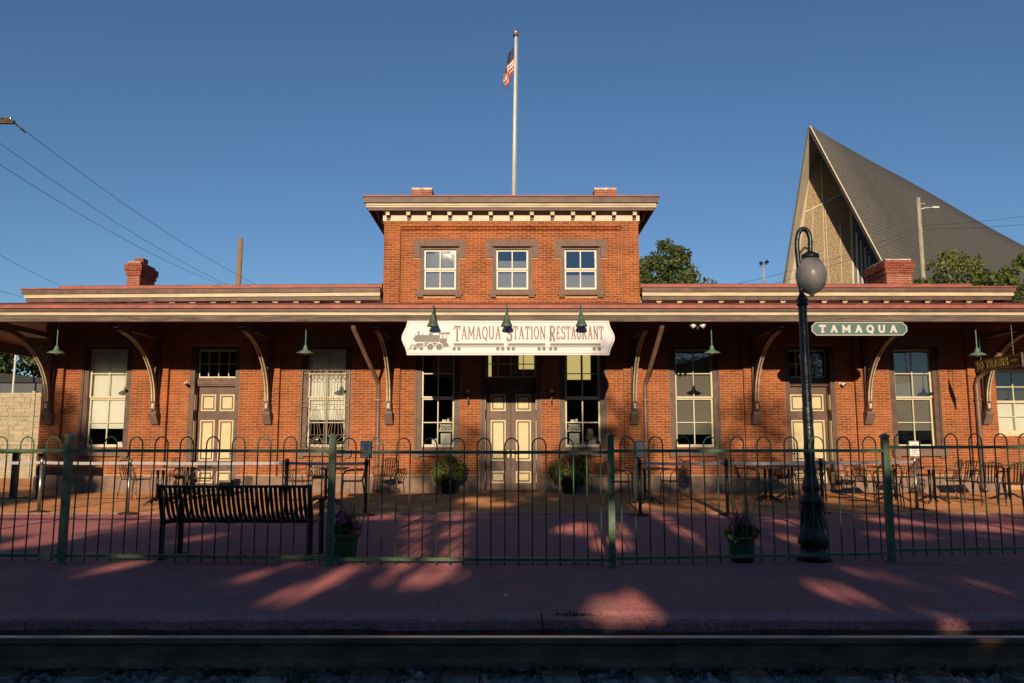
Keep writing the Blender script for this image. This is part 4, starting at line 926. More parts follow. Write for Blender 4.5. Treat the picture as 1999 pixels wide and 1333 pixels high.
for i in range(nu + 1):
    u = i / nu
    for j in range(nv + 1):
        v = j / nv                                                # v down the hoist, u along the fly: the cloth falls in folds
        fold = .085 * math.sin(u * 11 + v * 1.5) * min(1, u * 3); zz = zt * (1 - v * .52) - u * zt * .47 - .06 * u * math.sin(v * 5)
        xx = -.05 - (.27 * math.sin(min(1, u * 1.4) * 1.5) * (0.35 + .65 * math.sin(math.pi * min(1, v * .7 + .15)))) + .05 * math.cos(u * 9 + v * 2) * u
        b.v.append((xx, fold, zz))
for i in range(nu):
    for j in range(nv):
        a = i * (nv + 1) + j; b.f.append((a, a + 1, a + nv + 2, a + nv + 1)); v = (j + .5) / nv; u = (i + .5) / nu
        b.m.append(2 if (u < .42 and v < .5) else (0 if int(v * 13) % 2 == 0 else 1))
b.build('cloth', ['flag_red', 'flag_white', 'flag_blue'], flg, True)

# ================================================================== PLATFORM FURNITURE
# fence
posts = [(-10.8, -11.02), (-7.86, -11.13), (-4.84, -11.27), (-1.93, -11.40), (1.05, -11.48), (4.15, -11.12), (7.2, -10.80)]
fn = thing('hoop_top_fence', 'green hoop topped metal fence across the platform', 'fence', (posts[3][0], posts[3][1], 0))
fo_ = Vector((posts[3][0], posts[3][1], 0))
pm = MB().box(-.034, .034, -.034, .034, 0, 1.345).mesh('post'); pm.materials.append(MATS['fence_green'])
pc = MB().prism([(-.046, 0), (.046, 0), (.046, .009), (.0, .045), (-.046, .009)], -.046, .046, 'y').mesh('post_cap'); pc.materials.append(MATS['fence_green'])
pf = MB().box(-.06, .06, -.06, .06, 0, .012).mesh('foot_plate'); pf.materials.append(MATS['fence_green'])
for p in posts:
    o = link('post', pm, None, fn, Vector((p[0], p[1], 0)) - fo_); link('post_cap', pc, None, o, (0, 0, 1.345)); link('foot_plate', pf, None, o, (0, 0, .002))
for (a, b_), dz in zip(zip(posts[:-1], posts[1:]), (0, .0, .0, -.015, .0, .035)):
    A = Vector((*a, 0)); B = Vector((*b_, 0)); L = (B - A).length; d = (B - A) / L; rz = math.atan2(d.y, d.x)
    for z in (.085 + dz, 1.20 + dz):
        q = MB().box(.035, L - .035, -.020, .020, z - .017, z + .017).build('rail', 'fence_green', fn, loc=A - fo_); q.rotation_euler = (0, 0, rz)
    nh = 10; pit = (L - .07) / (2 * nh); hm = MB().tube([(-pit / 2, 0, .025)] + [(-pit / 2, 0, 1.26)] + [(x, 0, z) for x, z in arc(0, 1.265, pit / 2, .085, 180, 0, 12)] + [(pit / 2, 0, 1.26), (pit / 2, 0, .025)], .0078, 7).mesh('hoop', True); hm.materials.append(MATS['fence_green'])
    for k in range(nh):
        pp = A + d * (.035 + pit * (2 * k + 1)); o = link('hoop', hm, None, fn, (pp.x - fo_.x, pp.y - fo_.y, dz)); o.rotation_euler = (0, rnd.uniform(-.004, .004), rz)
# bench seen from behind
bl = gr(314, 1092); br = gr(605, 1092); bn = thing('bench', 'black metal slatted bench facing the station, its back to the fence', 'bench', ((bl.x + br.x) / 2, bl.y, 0)); BW = (br.x - bl.x) / 2
prof = [(-.13, .80), (-.06, .62), (.0, .50), (.06, .435), (.16, .41), (.30, .415), (.46, .425), (.50, .40)]
q = MB(); hwid = .019
for (y0, z0), (y1, z1) in zip(prof[:-1], prof[1:]): q.obox((0, y0, z0), (0, y1, z1), hwid * 2, .006)
slm = q.mesh('slat'); slm.materials.append(MATS['bench_black']); ns = 30
for k in range(ns): link('slat', slm, None, bn, (-BW + .06 + (2 * BW - .12) * k / (ns - 1), 0, 0))
for (y, z, n_) in ((-.13, .805, 'top_rail'), (.50, .40, 'front_rail'), (.12, .40, 'seat_rail')): MB().tube([(-BW, y, z), (BW, y, z)], .016, 10).build(n_, 'bench_black', bn, True)
for s_ in (-1, 1):
    q = MB(); q.obox((s_ * BW, 0.0, 0), (s_ * BW, .0, .45), .045, .045, (1, 0, 0)); q.obox((s_ * BW, .0, .44), (s_ * BW, -.13, .82), .045, .045, (1, 0, 0)); q.build('leg', 'bench_black', bn); MB().obox((s_ * BW, .50, 0), (s_ * BW, .48, .62), .05, .05, (1, 0, 0)).build('leg', 'bench_black', bn)
    MB().obox((s_ * BW, .0, .40), (s_ * BW, .5, .40), .03, .045).build('end_rail', 'bench_black', bn)
    MB().tube([(s_ * BW, -.07, .64), (s_ * BW, .2, .66), (s_ * BW, .46, .64), (s_ * BW, .53, .60)], .022, 8).build('arm_rest', 'bench_black', bn, True)
    for y in (0, .5): MB().box(s_ * BW - .05, s_ * BW + .05, y - .05, y + .05, 0, .012).build('foot', 'bench_black', bn)
# street lamp
lb = gr(1590, 1094); lpst = thing('street_lamp', 'black cast iron lamp post with acorn glass globe on a crook arm', 'street lamp', (lb.x, lb.y, 0))
MB().lathe([(.185, 0), (.185, .06), (.15, .09), (.14, .15), (.165, .18), (.165, .25), (.135, .33), (.115, .42), (.105, .58), (.115, .60), (.125, .63), (.125, .68), (.09, .71), (.08, .74), (.10, .78), (.085, .86), (.065, .93), (.074, .97), (.062, 1.02)], n=16).build('base', 'post_black', lpst, True)
fl = MB()
for k in range(12): a = 2 * math.pi * k / 12; fl.obox((.132 * math.cos(a), .132 * math.sin(a), .34), (.106 * math.cos(a), .106 * math.sin(a), .58), .016, .011)
fl.build('fluting', 'post_black', lpst)
zs = at(1562, 590, lb.y).z
g_ = random.Random(3); pts = []; rs = []
for k in range(26):
    z = .93 + (zs - .93) * k / 25; pts.append((g_.uniform(-.003, .003), 0, z)); rs.append(.061 - .016 * k / 25 + g_.uniform(-.003, .003))
MB().tube(pts, rs, 14).build('shaft', 'post_black', lpst, True)
MB().lathe([(.045, 0), (.068, .02), (.055, .05), (.072, .07), (.05, .11), (.036, .14)], (0, 0, zs - .05), 14).build('collar', 'post_black', lpst, True)
zg = at(1580, 580, lb.y).z; gx = at(1580, 540, lb.y).x - lb.x + .02; zt_ = at(1580, 498, lb.y).z; ztop = at(1567, 447, lb.y).z
crook = [(0, 0, zs + .05), (-.012, 0, zs + .28), (-.03, 0, zt_ + .06), (-.02, 0, ztop - .10), (.01, 0, ztop - .025), (.055, 0, ztop), (.10, 0, ztop - .03), (gx + .01, 0, ztop - .12), (gx, 0, zt_ + .02)]
def spline(P, n=6):
    P = [Vector(p) for p in P]; out = []
    for i in range(len(P) - 1):
        a, b_, c, d = P[max(i - 1, 0)], P[i], P[i + 1], P[min(i + 2, len(P) - 1)]
        for k in range(n): t_ = k / n; out.append(.5 * (2 * b_ + (c - a) * t_ + (2 * a - 5 * b_ + 4 * c - d) * t_ ** 2 + (3 * b_ - a - 3 * c + d) * t_ ** 3))
    return out + [P[-1]]
MB().tube(spline(crook), .028, 12).build('crook_arm', 'post_black', lpst, True)
MB().tube([(-.03, 0, zt_ + .0), (gx * .5, 0, zt_ + .09), (gx, 0, zt_ + .07)], .013, 8).build('scroll', 'post_black', lpst, True)
MB().lathe([(.095, 0), (.10, .015), (.098, .05), (.06, .07), (.03, .09)], (gx, 0, zt_ - .045), 20).build('cap', 'post_black', lpst, True)
hg = zt_ - .045 - zg
MB().lathe([(.004, 0), (.02, .012), (.03, .035), (.075, .055), (.115, .085), (.145, .13), (.165, .19), (.172, .25), (.168, .30), (.15, .36), (.125, hg * .9), (.095, hg)], (gx, 0, zg), 32).build('globe', 'globe_glass', lpst, True)
MB().lathe([(.142, 0), (.155, .006), (.152, .009)], (gx, 0, zg + .125), 28, cap=False).build('globe_band', 'globe_glass', lpst, True)
MB().lathe([(.03, .12), (.045, .2), (.03, .28)], (gx, 0, zg), 12).build('bulb', 'white_plastic', lpst, True)

# stanchions
stan = None; sp = []
SL = [(75, 1000, 'dark pole of the stanchion nearest the left picture edge', 's'), (248, 1003, 'silver belt stanchion left of the bench', 's'), (557, 1003, 'black belt stanchion behind the right half of the bench', 'b'), (713, 1005, 'black belt stanchion holding the menu sign near the left downspout', 'b'), (1250, 1005, 'black belt stanchion holding the menu sign right of the double door', 'b'), (1421, 1004, 'black belt stanchion behind the right flower tub', 'b'), (1607, 1001, 'black belt stanchion just right of the lamp post', 'b'), (1791, 995, 'silver belt stanchion holding the menu sign at far right', 's')]
roots = {}
for px, py, lab, k in SL:
    p_ = gr(px, py, .012); m_ = 'steel_tube' if k == 's' else 'black_metal'
    lab = lab if px != 75 else 'silver belt stanchion nearest the left picture edge'
    if k not in roots:
        t = thing('belt_stanchion', lab, 'stanchion', (p_.x, p_.y, .012), 0, 'belt stanchions along the terrace edge')
        MB().lathe([(.165, 0), (.165, .015), (.12, .028), (.03, .04)], n=24).build('base', m_ if k == 'b' else 'bronze_metal', t, True); MB().tube([(0, 0, .03), (0, 0, .86)], .030, 14).build('post', m_, t, True)
        MB().lathe([(.036, .84), (.036, .96), (.02, .97)], n=14).build('head', 'black_metal' if k == 'b' else m_, t, True); roots[k] = t
    else: t = dup(roots[k], (p_.x, p_.y, .012), 0, lab)
    sp.append(Vector((p_.x, p_.y, 0)))
def belt(a, b_, owner_label, sag=.012):
    q = MB(); n = 8; d = (b_ - a); o_ = a; vs = []
    for i in range(n + 1):
        u = i / n; c = d * u; z = .905 - sag * 4 * u * (1 - u)
        for yy in (-.0015, .0015):
            for zz in (-.026, .026): vs.append((c.x, c.y + yy, z + zz))
    for i in range(n):
        k = i * 4; q.f += [(k, k + 4, k + 5, k + 1), (k + 2, k + 3, k + 7, k + 6), (k + 1, k + 5, k + 7, k + 3), (k, k + 2, k + 6, k + 4)]; q.m += [0] * 4
    q.v = vs; tag(q.build('barrier_belt', 'belt_grey', loc=(o_.x, o_.y, .0)), owner_label, 'belt', 'barrier belts')
belt(sp[0] + Vector((-2.2, .1, 0)), sp[0], 'grey barrier belt leaving the picture at the left edge')
for i, lab in ((0, 'pale barrier belt between the two silver stanchions at left'), (1, 'pale barrier belt passing in front of the single door at left'), (2, 'grey barrier belt behind the second fence post from left'), (4, 'grey barrier belt in front of the window right of the entrance'), (5, 'grey barrier belt behind the lamp post'), (6, 'grey barrier belt right of the lamp post')): belt(sp[i], sp[i + 1], lab)
# menu signs on three of them
for i, lab, tilt, m_ in ((3, 'framed menu sign on the stanchion beside the left downspout', .0, 'black_metal'), (4, 'narrow turned menu sign on the stanchion right of the double door', .75, 'black_metal'), (7, 'white menu sign on the silver stanchion at far right', -.1, 'steel_tube')):
    t = thing('menu_sign', lab, 'sign', (sp[i].x, sp[i].y - .05, .95), tilt, 'menu signs on stanchions')
    MB().box(-.012, .012, .01, .045, -.0, .06).build('bracket', m_, t)
    q = MB(); q.box(-.105, .105, 0, .012, .05, .345); q.build('frame', m_, t); MB().box(-.088, .088, -.003, -.0005, .068, .328).build('sheet', 'paper', t)
    q = MB(); [q.box(-.07 + .012 * (k % 2), .07 - .02 * (k % 3), -.0045, -.0032, .09 + .024 * k, .099 + .024 * k) for k in range(9)]; q.build('text_line', 'sign_line', t)

# chairs and tables
def chair(name, label, loc, rz, m_):
    t = thing(name, label, 'chair', loc, rz, 'metal cafe chairs on the terrace')
    for s_ in (-1, 1):
        MB().tube([(s_ * .20, -.20, .44), (s_ * .225, -.235, 0)], .0115, 8).build('leg', m_, t)
        MB().tube([(s_ * .20, .20, .44), (s_ * .22, .27, 0)], .0115, 8).build('leg', m_, t)
        MB().tube([(s_ * .215, -.21, .42), (s_ * .25, -.21, .58), (s_ * .255, -.15, .655), (s_ * .25, 0, .67), (s_ * .235, .18, .68), (s_ * .205, .24, .66)], .0115, 8).build('arm', m_, t, True)
    bk = [(-.19, .19, .44), (-.205, .24, .62), (-.20, .285, .76), (-.15, .31, .84), (0, .32, .865), (.15, .31, .84), (.20, .285, .76), (.205, .24, .62), (.19, .19, .44)]
    MB().tube(bk, .0115, 8).build('back_frame', m_, t, True)
    for k in range(5): xx = -.12 + .06 * k; MB().obox((xx * .9, .195, .46), (xx, .312, .845), .026, .006, (0, 1, 0)).build('back_slat', m_, t)
    MB().tube([(-.2, -.2, .44), (.2, -.2, .44), (.2, .2, .44), (-.2, .2, .44), (-.2, -.2, .44)], .011, 8).build('seat_frame', m_, t)
    sm = MB().box(-.19, .19, -.022, .022, .446, .452).mesh('seat_slat'); sm.materials.append(MATS[m_])
    for k in range(8): link('seat_slat', sm, None, t, (0, -.175 + .05 * k, 0))
    return t
def table(name, label, loc, rz, h=.74, half=.36, rnd_=False, topm='table_wood'):
    t = thing(name, label, 'table', loc, rz, 'cafe tables on the terrace')
    if rnd_: MB().lathe([(half * .55, h - .10), (half, h - .03), (half, h)], n=28).build('top', topm, t)
    else: MB().box(-half, half, -half, half, h - .035, h).build('top', topm, t)
    for dx in (-.05, .05): MB().tube([(dx, 0, .06), (dx, 0, h - .04)], .027, 10).build('column', 'black_metal', t, True)
    MB().box(-.16, .16, -.16, .16, h - .048, h - .036).build('spider', 'black_metal', t)
    for k in range(4):
        a = math.pi / 4 + k * math.pi / 2; c, s_ = math.cos(a), math.sin(a)
        MB().tube([(c * .03, s_ * .03, .13), (c * .12, s_ * .12, .13), (c * .22, s_ * .22, .07), (c * .32, s_ * .32, .02)], [.025, .024, .02, .02], 8).build('foot', 'black_metal', t, True)
    return t
def G(px, py): p = gr(px, py, .012); return (p.x, p.y, .012)
T0 = table('cafe_table', 'wooden cafe table between the left window and the single door', G(310, 985), .15)
TL = [((368, 972), -.1, 'cafe table nearest the single door at left'), ((640, 984), .1, 'cafe table below the barred window'), ((1264, 984), .2, 'cafe table right of the double door'), ((1500, 980), -.1, 'cafe table left of the lamp post, under the canopy bracket'), ((1545, 973), .3, 'cafe table partly hidden by the lamp post'), ((1745, 978), .2, 'cafe table behind the rightmost fence post'), ((1822, 982), .05, 'orange brown cafe table right of the silver stanchion'), ((1968, 976), .1, 'cafe table at the right picture edge')]
for (px, py), rz, lab in TL: dup(T0, G(px, py), rz, lab)
C0 = chair('cafe_chair', 'metal cafe chair under the left window beside the stanchion', G(262, 975), 1.3, 'bronze_metal')
CL = [((345, 962), .3, 'metal cafe chair between the left table and the wall'), ((618, 962), .1, 'metal cafe chair with its back to the wall below the barred window'), ((1535, 962), .2, 'metal cafe chair behind the tables left of the lamp post'), ((1700, 982), 1.7, 'metal cafe chair left of the rightmost fence post'), ((1768, 968), -1.4, 'metal cafe chair half hidden behind the menu sign at right'), ((395, 972), -1.2, 'metal cafe chair in front of the single door at left'), ((580, 980), 1.4, 'metal cafe chair left of the table below the barred window'), ((688, 980), -1.35, 'metal cafe chair right of the table below the barred window'), ((752, 965), -2.6, 'metal cafe chair beside the left downspout'),
      ((1212, 982), 1.25, 'metal cafe chair right of the right hand potted plant'), ((1318, 980), -1.3, 'metal cafe chair below the window with the grey blind right of the entrance'), ((1462, 974), 1.4, 'metal cafe chair below the bracket left of the lamp post'), ((1582, 974), -1.3, 'metal cafe chair directly behind the lamp post'),
      ((1672, 965), 1.3, 'metal cafe chair between the single door and the last fence post'), ((1738, 990), 2.8, 'metal cafe chair just right of the last fence post'), ((1850, 972), -2.4, 'metal cafe chair with back to the wall right of the silver stanchion'), ((1882, 980), -1.2, 'metal cafe chair left of the dark chairs at right edge'), ((1800, 960), .2, 'metal cafe chair below the sill of the right window')]
for (px, py), rz, lab in CL: dup(C0, G(px, py), rz, lab)
K0 = chair('cafe_chair', 'black cafe chair near the right edge, left one of the pair', G(1932, 985), 2.9, 'black_metal'); dup(K0, G(1985, 988), 3.0, 'black cafe chair cut by the right picture edge')
# high tables
P0 = table('high_table', 'tall round pub table behind the second fence post from left', G(652, 960), 0, 1.05, .36, True, 'black_metal')
t = thing('high_table', 'long wooden high table at the left picture edge', 'table', G(40, 972), 0, 'cafe tables on the terrace')
MB().box(-1.3, .62, -.33, .33, 1.0, 1.05).build('top', 'table_wood', t)
for xx in (-.9, -.18, .42): MB().box(xx - .05, xx + .05, -.05, .05, .03, 1.0).build('column', 'black_metal', t); MB().box(xx - .22, xx + .22, -.22, .22, 0, .03).build('foot', 'black_metal', t)

# potted plants by the double door
def blades(n, h, spread, g, w0=.012, base=(0, 0, 0), curve=.5, seg=5):
    b = MB()
    for i in range(n):
        a = g.uniform(0, 2 * math.pi); L = h * g.uniform(.6, 1.05); lean = spread * g.uniform(.2, 1.0); bx, by = g.normal() * .05, g.normal() * .05; wd = w0 * g.uniform(.7, 1.3); vs = []
        for k in range(seg + 1):
            u = k / seg; r_ = lean * L * u ** (1.0 + curve); z = L * u * (1 - .35 * lean * u)
            ww = wd * (1 - u) ** .6 + .0008; cx_, cy_ = base[0] + bx + r_ * math.cos(a), base[1] + by + r_ * math.sin(a)
            vs += [(cx_ - ww * math.sin(a), cy_ + ww * math.cos(a), base[2] + z), (cx_ + ww * math.sin(a), cy_ - ww * math.cos(a), base[2] + z)]
        b.add(vs, [(2 * k, 2 * k + 1, 2 * k + 3, 2 * k + 2) for k in range(seg)])
    return b
def door_plant(label, px, seed, clumps, spike):
    g = np.random.default_rng(seed); p_ = gr(px, 963, .012); t = thing('potted_plant', label, 'potted plant', (p_.x, -.55, .012), 0, 'planters beside the double door')
    MB().lathe([(.15, 0), (.16, .02), (.225, .40), (.245, .41), (.245, .45), (.22, .45), (.215, .40)], n=24).build('pot', 'pot_black', t, True); MB().lathe([(.213, .39), (.213, .40)], n=20).build('soil', 'soil', t)
    for m_, cl, n, s_ in clumps: link('foliage', leaf_mesh('foliage', clump_points(g, cl, n), seed + n, s_, .5, .3), m_, t)
    blades(110, .78, .95, g, .009, (0, 0, .44)).build('grass_spikes', spike, t)
    blades(90, .55, 1.3, g, .014, (0, 0, .40), 1.2).build('trailing_leaves', 'leaf_lime', t)
    return t
dp = door_plant('black pot with grasses and reddish leaves left of the double door', 876, 21, [('leaf_red', [(0, -.02, .72, .22), (.12, 0, .62, .18), (-.1, 0, .6, .15)], 260, .11), ('leaf_lime', [(-.27, -.05, .5, .14), (.28, 0, .66, .13), (-.22, -.1, .36, .12), (.2, -.1, .42, .12)], 420, .11), ('leaf_light', [(.12, -.1, .52, .22), (-.05, -.12, .5, .22), (.26, .0, .5, .18), (-.25, 0, .62, .16)], 380, .11)], 'grass_blade')
door_plant('black pot with dense dark foliage and pale spikes right of the double door', 1112, 31, [('leaf_mid', [(-.33, 0, .62, .20), (-.28, -.05, .44, .17), (-.38, 0, .5, .16)], 800, .06), ('leaf_mid', [(.1, 0, .68, .24), (.22, .0, .6, .22), (-.02, .0, .66, .22), (.25, 0, .78, .16), (.0, .0, .82, .18), (.3, 0, .5, .18)], 700, .11), ('leaf_red', [(-.05, -.15, .78, .12)], 120, .09), ('leaf_mid', [(.14, -.14, .42, .16), (.22, -.1, .3, .12)], 350, .10)], 'straw')
def flower_tub(label, px, py, seed, yoff=0):
    g = np.random.default_rng(seed); p_ = gr(px, py); t = thing('flower_tub', label, 'flower pot', (p_.x, p_.y + .14, 0), 0, 'green flower tubs behind the fence')
    MB().lathe([(.10, 0), (.125, .02), (.135, .15), (.145, .24), (.155, .245), (.155, .275), (.14, .275), (.135, .25)], n=24).build('tub', 'pot_green', t, True); MB().lathe([(.134, .24), (.134, .25)], n=18).build('soil', 'soil', t)
    link('foliage', leaf_mesh('foliage', clump_points(g, [(0, 0, .33, .12), (-.1, -.03, .31, .09), (.1, -.02, .32, .09), (0, 0, .42, .09)], 700), seed, .045), 'leaf_mid', t)
    for m_, cl in (('flower_pink', [(-.03, -.08, .44, .035), (-.12, -.06, .36, .03), (-.05, -.02, .5, .03), (.0, -.1, .42, .025)]), ('flower_red', [(.11, -.10, .28, .035), (.12, -.06, .36, .028)]), ('flower_yellow', [(-.13, -.08, .27, .03), (-.10, -.10, .24, .03)]), ('flower_violet', [(-.04, -.06, .40, .03), (-.10, .0, .46, .02)])):
        for c in cl: link('flower', leaf_mesh('flower', clump_points(g, [c], 46), seed + 5, .032, .8), m_, t)
    blades(22, .66, .72, g, .007, (.05, .02, .26), .2).build('dry_stalks', 'straw', t)
flower_tub('green flower tub with pink and red blossoms left of the lamp post', 1456, 1100, 41); flower_tub('green flower tub half hidden by the second fence post from left', 668, 1094, 43)
# weeds
def weed(label, x, y, z, seed, n, h):
    tag(blades(n, h, 1.1, np.random.default_rng(seed), .005).build('weed', 'grass_blade', loc=(x, y, z)), label, 'weed', 'weeds by the track')['kind'] = 'stuff'
p_ = gr(1122, 1206); 
link('leaf_mat', leaf_mesh('weed', np.random.default_rng(3).normal(size=(420, 3)) * np.array([.075, .03, .008]) + np.array([0, 0, .014]), 9, .022), 'leaf_mid', None, (p_.x, p_.y, .0)); tag(bpy.data.objects[-1] if False else [o for o in C.objects if o.name.startswith('leaf_mat')][-1], 'low green weed growing out of the kerb joint', 'weed'); [o for o in C.objects if o.name.startswith('leaf_mat')][-1].name = 'weed'
weed('dry grass tuft beside the rail left of centre', -1.35, -14.72, -.235, 51, 34, .26); weed('small dry grass tuft between the ties near the left', -2.05, -14.75, -.235, 52, 16, .2); weed('sparse green weed beside the rail at left of centre', -1.02, -14.70, -.235, 53, 16, .22)
for k, (px, py, lab) in enumerate(((668, 1063, 'scrap of white litter on the platform behind the fence'), (987, 1163, 'tiny white scrap of litter in front of the fence'))):
    p_ = gr(px, py); tag(MB().add([(-.02, -.01, .002), (.02, -.012, .006), (.022, .012, .003), (0, .016, .012), (-.018, .01, .004)], [(0, 1, 3), (1, 2, 3), (0, 3, 4)]).build('litter', 'paper', loc=(p_.x, p_.y, .001)), lab, 'litter')

# ================================================================== BACKGROUND
# left: precast barrier wall, dark shed
bw = thing('barrier_wall', 'pale stone patterned concrete barrier wall beyond the left end of the station', 'wall', (-16.5, 7.0, 0))
zt = at(40, 766, 7.0).z
for k in range(-6, 3):
    x0_ = k * 2.45
    for a, c in ((0, zt * .38), (zt * .38, zt * .78 * .92), (zt * .78 * .92, zt)):
        P_ = MB().box(x0_ + .06, x0_ + 2.39, .02, .12, a + .01, c - .01).build('panel', 'barrier', bw); zz = a + .03; r_ = random.Random(int(k * 31 + a * 17)); q = MB()
        while zz < c - .06:
            hh_ = r_.choice((.09, .12, .16)); xx = x0_ + .07
            while xx < x0_ + 2.3:
                ww = r_.uniform(.18, .5); q.box(xx + .006, min(xx + ww, x0_ + 2.385) - .006, -.001 - r_.uniform(0, .006), .02, zz + .006, min(zz + hh_, c - .015) - .004); xx += ww
            zz += hh_
        stuff(q.build('stone_face', 'barrier', P_))
    MB().box(x0_ - .058, x0_ + .058, -.02, .14, 0, zt + .05).build('post', 'barrier', bw)
a_ = at(0, 728, 30); shd = thing('grey_shed', 'low dark grey industrial building behind the pale barrier wall', 'building', (a_.x, 30, -.06))
zt1 = at(85, 742, 30).z
MB().box(-20, 4.5, 0, 12, 0, zt1 - .1).build('wall', 'shed_grey', shd); MB().prism([(-20, zt1 - .099), (4.6, zt1 - .099), (4.6, zt1), (-20, zt1 + 2.8)], -.2, 12.2, 'y').build('roof', 'black_metal', shd)
c = at(33, 664, 28); t = thing('light_mast', 'thin white mast standing in front of the left trees', 'mast', (c.x, 28, -.06)); MB().tube([(0, 0, 0), (0, 0, c.z + .06)], .06, 8).build('pole', 'pole_white', t); MB().box(-.1, .3, -.1, .1, c.z - .2, c.z).build('lamp_head', 'pole_white', t)
for k, (px, top, Y, rad, lab) in enumerate(((28, 655, 62, 7, 'bushy green tree on the hillside at the left edge, behind the grey shed'), (82, 690, 70, 6, 'green tree glimpsed under the left canopy bracket'), (-45, 672, 66, 6, 'green tree just beyond the left picture edge behind the shed'))):
    p_ = at(px, top, Y); tree('hillside_tree', lab, (p_.x, Y, -.06), p_.z, rad, 100 + k, 'leaf_mid', 5200, .62, 0, .1, 'trees on the left hillside', 60)
# trees on the right
for k, (px, top, Y, rad, leaf, cn, cb_, lab) in enumerate(((1300, 466, 26, 2.9, 'leaf_mid', 0, .25, 'pine like tree rising behind the roof right of the tower'), (1262, 500, 30, 3.0, 'leaf_light', 0, .2, 'lighter green tree half hidden by the tower wall'), (1345, 525, 30, 2.2, 'leaf_mid', 0, .2, 'low green tree right of the pine like tree behind the roof'),
        (1850, 482, 17, 2.5, 'leaf_light', 0, .2, 'leafy tree behind the roof, right of the right chimney'), (1925, 522, 17, 2.2, 'leaf_mid', 0, .2, 'bushy tree behind the right end of the station roof'), (1990, 492, 15, 1.9, 'leaf_light', 0, .2, 'leafy tree at the right picture edge beyond the roof end'), (1800, 535, 16, 1.6, 'leaf_mid', 0, .2, 'small bush like tree right beside the right chimney'), (1965, 560, 12, 1.4, 'leaf_mid', 0, .3, 'low leafy tree close behind the roof end at right'))):
    p_ = at(px, top, Y); tree('background_tree', lab, (p_.x, Y, -.06), p_.z + .06, rad, 200 + k, leaf, 8000, .26 if Y > 20 else .19, cn, .30, 'trees behind the station roof', 70)
# church with swept roof
ch = thing('church', 'modern church with steep swept grey roof and pale gable behind the station', 'church', (0, 0, 0))
YA = 48.0
A = at(1580, 249, YA); Lf = at(1519, 640, YA + 1.5); Rf = at(1788, 640, YA)
A_ = A; Lf = A + (Lf - A) * ((A.z + .06) / (A.z - Lf.z)); Rf = A + (Rf - A) * ((A.z + .06) / (A.z - Rf.z))
ridge = [(1580, 249, YA), (1640, 284, YA + 5), (1700, 318, YA + 10), (1760, 349, YA + 15), (1820, 383, YA + 20), (1880, 418, YA + 25), (1940, 452, YA + 30), (2000, 484, YA + 35), (2080, 520, YA + 41)]
rp = [at(*p_) for p_ in ridge]; n = len(rp); eave = [Vector((Rf.x + i * 7.0, Rf.y + i * 4.0, -.06)) for i in range(n)]; b = MB(); m_ = 10; vs = []
for i in range(n):
    for j in range(m_ + 1):
        u = j / m_; p_ = rp[i].lerp(eave[i], u); p_ = p_ + Vector((0, 0, -1.2 * math.sin(math.pi * u) * (i / n))); vs.append(p_)
b.add(vs, [(i * (m_ + 1) + j, i * (m_ + 1) + j + 1, (i + 1) * (m_ + 1) + j + 1, (i + 1) * (m_ + 1) + j) for i in range(n - 1) for j in range(m_)])
ro = b.build('roof', 'shingle', ch, True); sm_ = ro.modifiers.new('thick', 'SOLIDIFY'); sm_.thickness = .4; sm_.offset = 0
b = MB(); b.obox(A + Vector((0, -.15, .1)), Rf + Vector((0, -.15, .1)), .08, .10); b.build('roof_edge', 'church_trim', ch)
# left roof slab: thin outer edge and the sunlit underside facing right
gy = YA + 4.0
def g3(px, py, Y=None): return at(px, py, gy if Y is None else Y)
b = MB(); b.add([A, Lf, g3(1512, 884), g3(1556, 540), g3(1583, 328)], [(0, 1, 2, 3, 4)]); b.build('soffit', 'church_cream', ch)
b = MB(); o1_, o2_ = A + Vector((-.10, 0, .2)), Lf + Vector((-.30, 0, 0)); b.add([o1_, o2_, Lf, A], [(0, 1, 2, 3)]); b.add([o1_, o2_, g3(1530, 868, YA + 30), g3(1600, 300, YA + 14)], [(3, 2, 1, 0)]); b.build('roof', 'shingle', ch)
b = MB(); b.add([A, g3(1583, 328), g3(1600, 296)], [(0, 1, 2)]); b.build('peak_soffit', 'church_trim', ch)
# gable wall set back under the roof
def gp(px, py): p_ = at(px, py, gy); return (p_.x, p_.z)
B0 = [gp(1600, 294), gp(1583, 326), gp(1556, 540), gp(1512, 884), gp(1905, 884), gp(1705, 490)]
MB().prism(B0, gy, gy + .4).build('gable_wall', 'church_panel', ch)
for (a, c) in (((1603, 310), (1614, 640)), ((1610, 400), (1622, 640)), ((1587, 400), (1583, 640)), ((1640, 440), (1645, 640)), ((1661, 405), (1668, 640))):
    p_, q_ = gp(*a), gp(*c); w_ = .16 if a[0] in (1604, 1661) else .05; MB().obox((p_[0], gy - .03, p_[1]), (q_[0], gy - .03, q_[1]), w_, .08, (0, 1, 0)).build('panel_joint', 'church_trim', ch)
p_, q_ = gp(1570, 415), gp(1650, 376); MB().obox((p_[0], gy - .05, p_[1]), (q_[0], gy - .05, q_[1]), .10, .08, (0, 1, 0)).build('panel_joint', 'church_trim', ch)
MB().prism([gp(1664, 418), gp(1672, 640), gp(1776, 640), gp(1705, 492)], gy - .06, gy - .012).build('window', 'church_glass', ch)
for k in range(6):
    a, c = (1671 + 8 * k, 455 + 15 * k), (1676 + 9 * k, 640); p_, q_ = gp(*a), gp(*c); MB().obox((p_[0], gy - .14, p_[1]), (q_[0], gy - .14, q_[1]), .14, .14, (0, 1, 0)).build('mullion', 'church_trim', ch)
MB().box(A.x + 4, A.x + 40, gy + 8, gy + 40, -.06, 3).build('nave_wall', 'church_panel', ch)
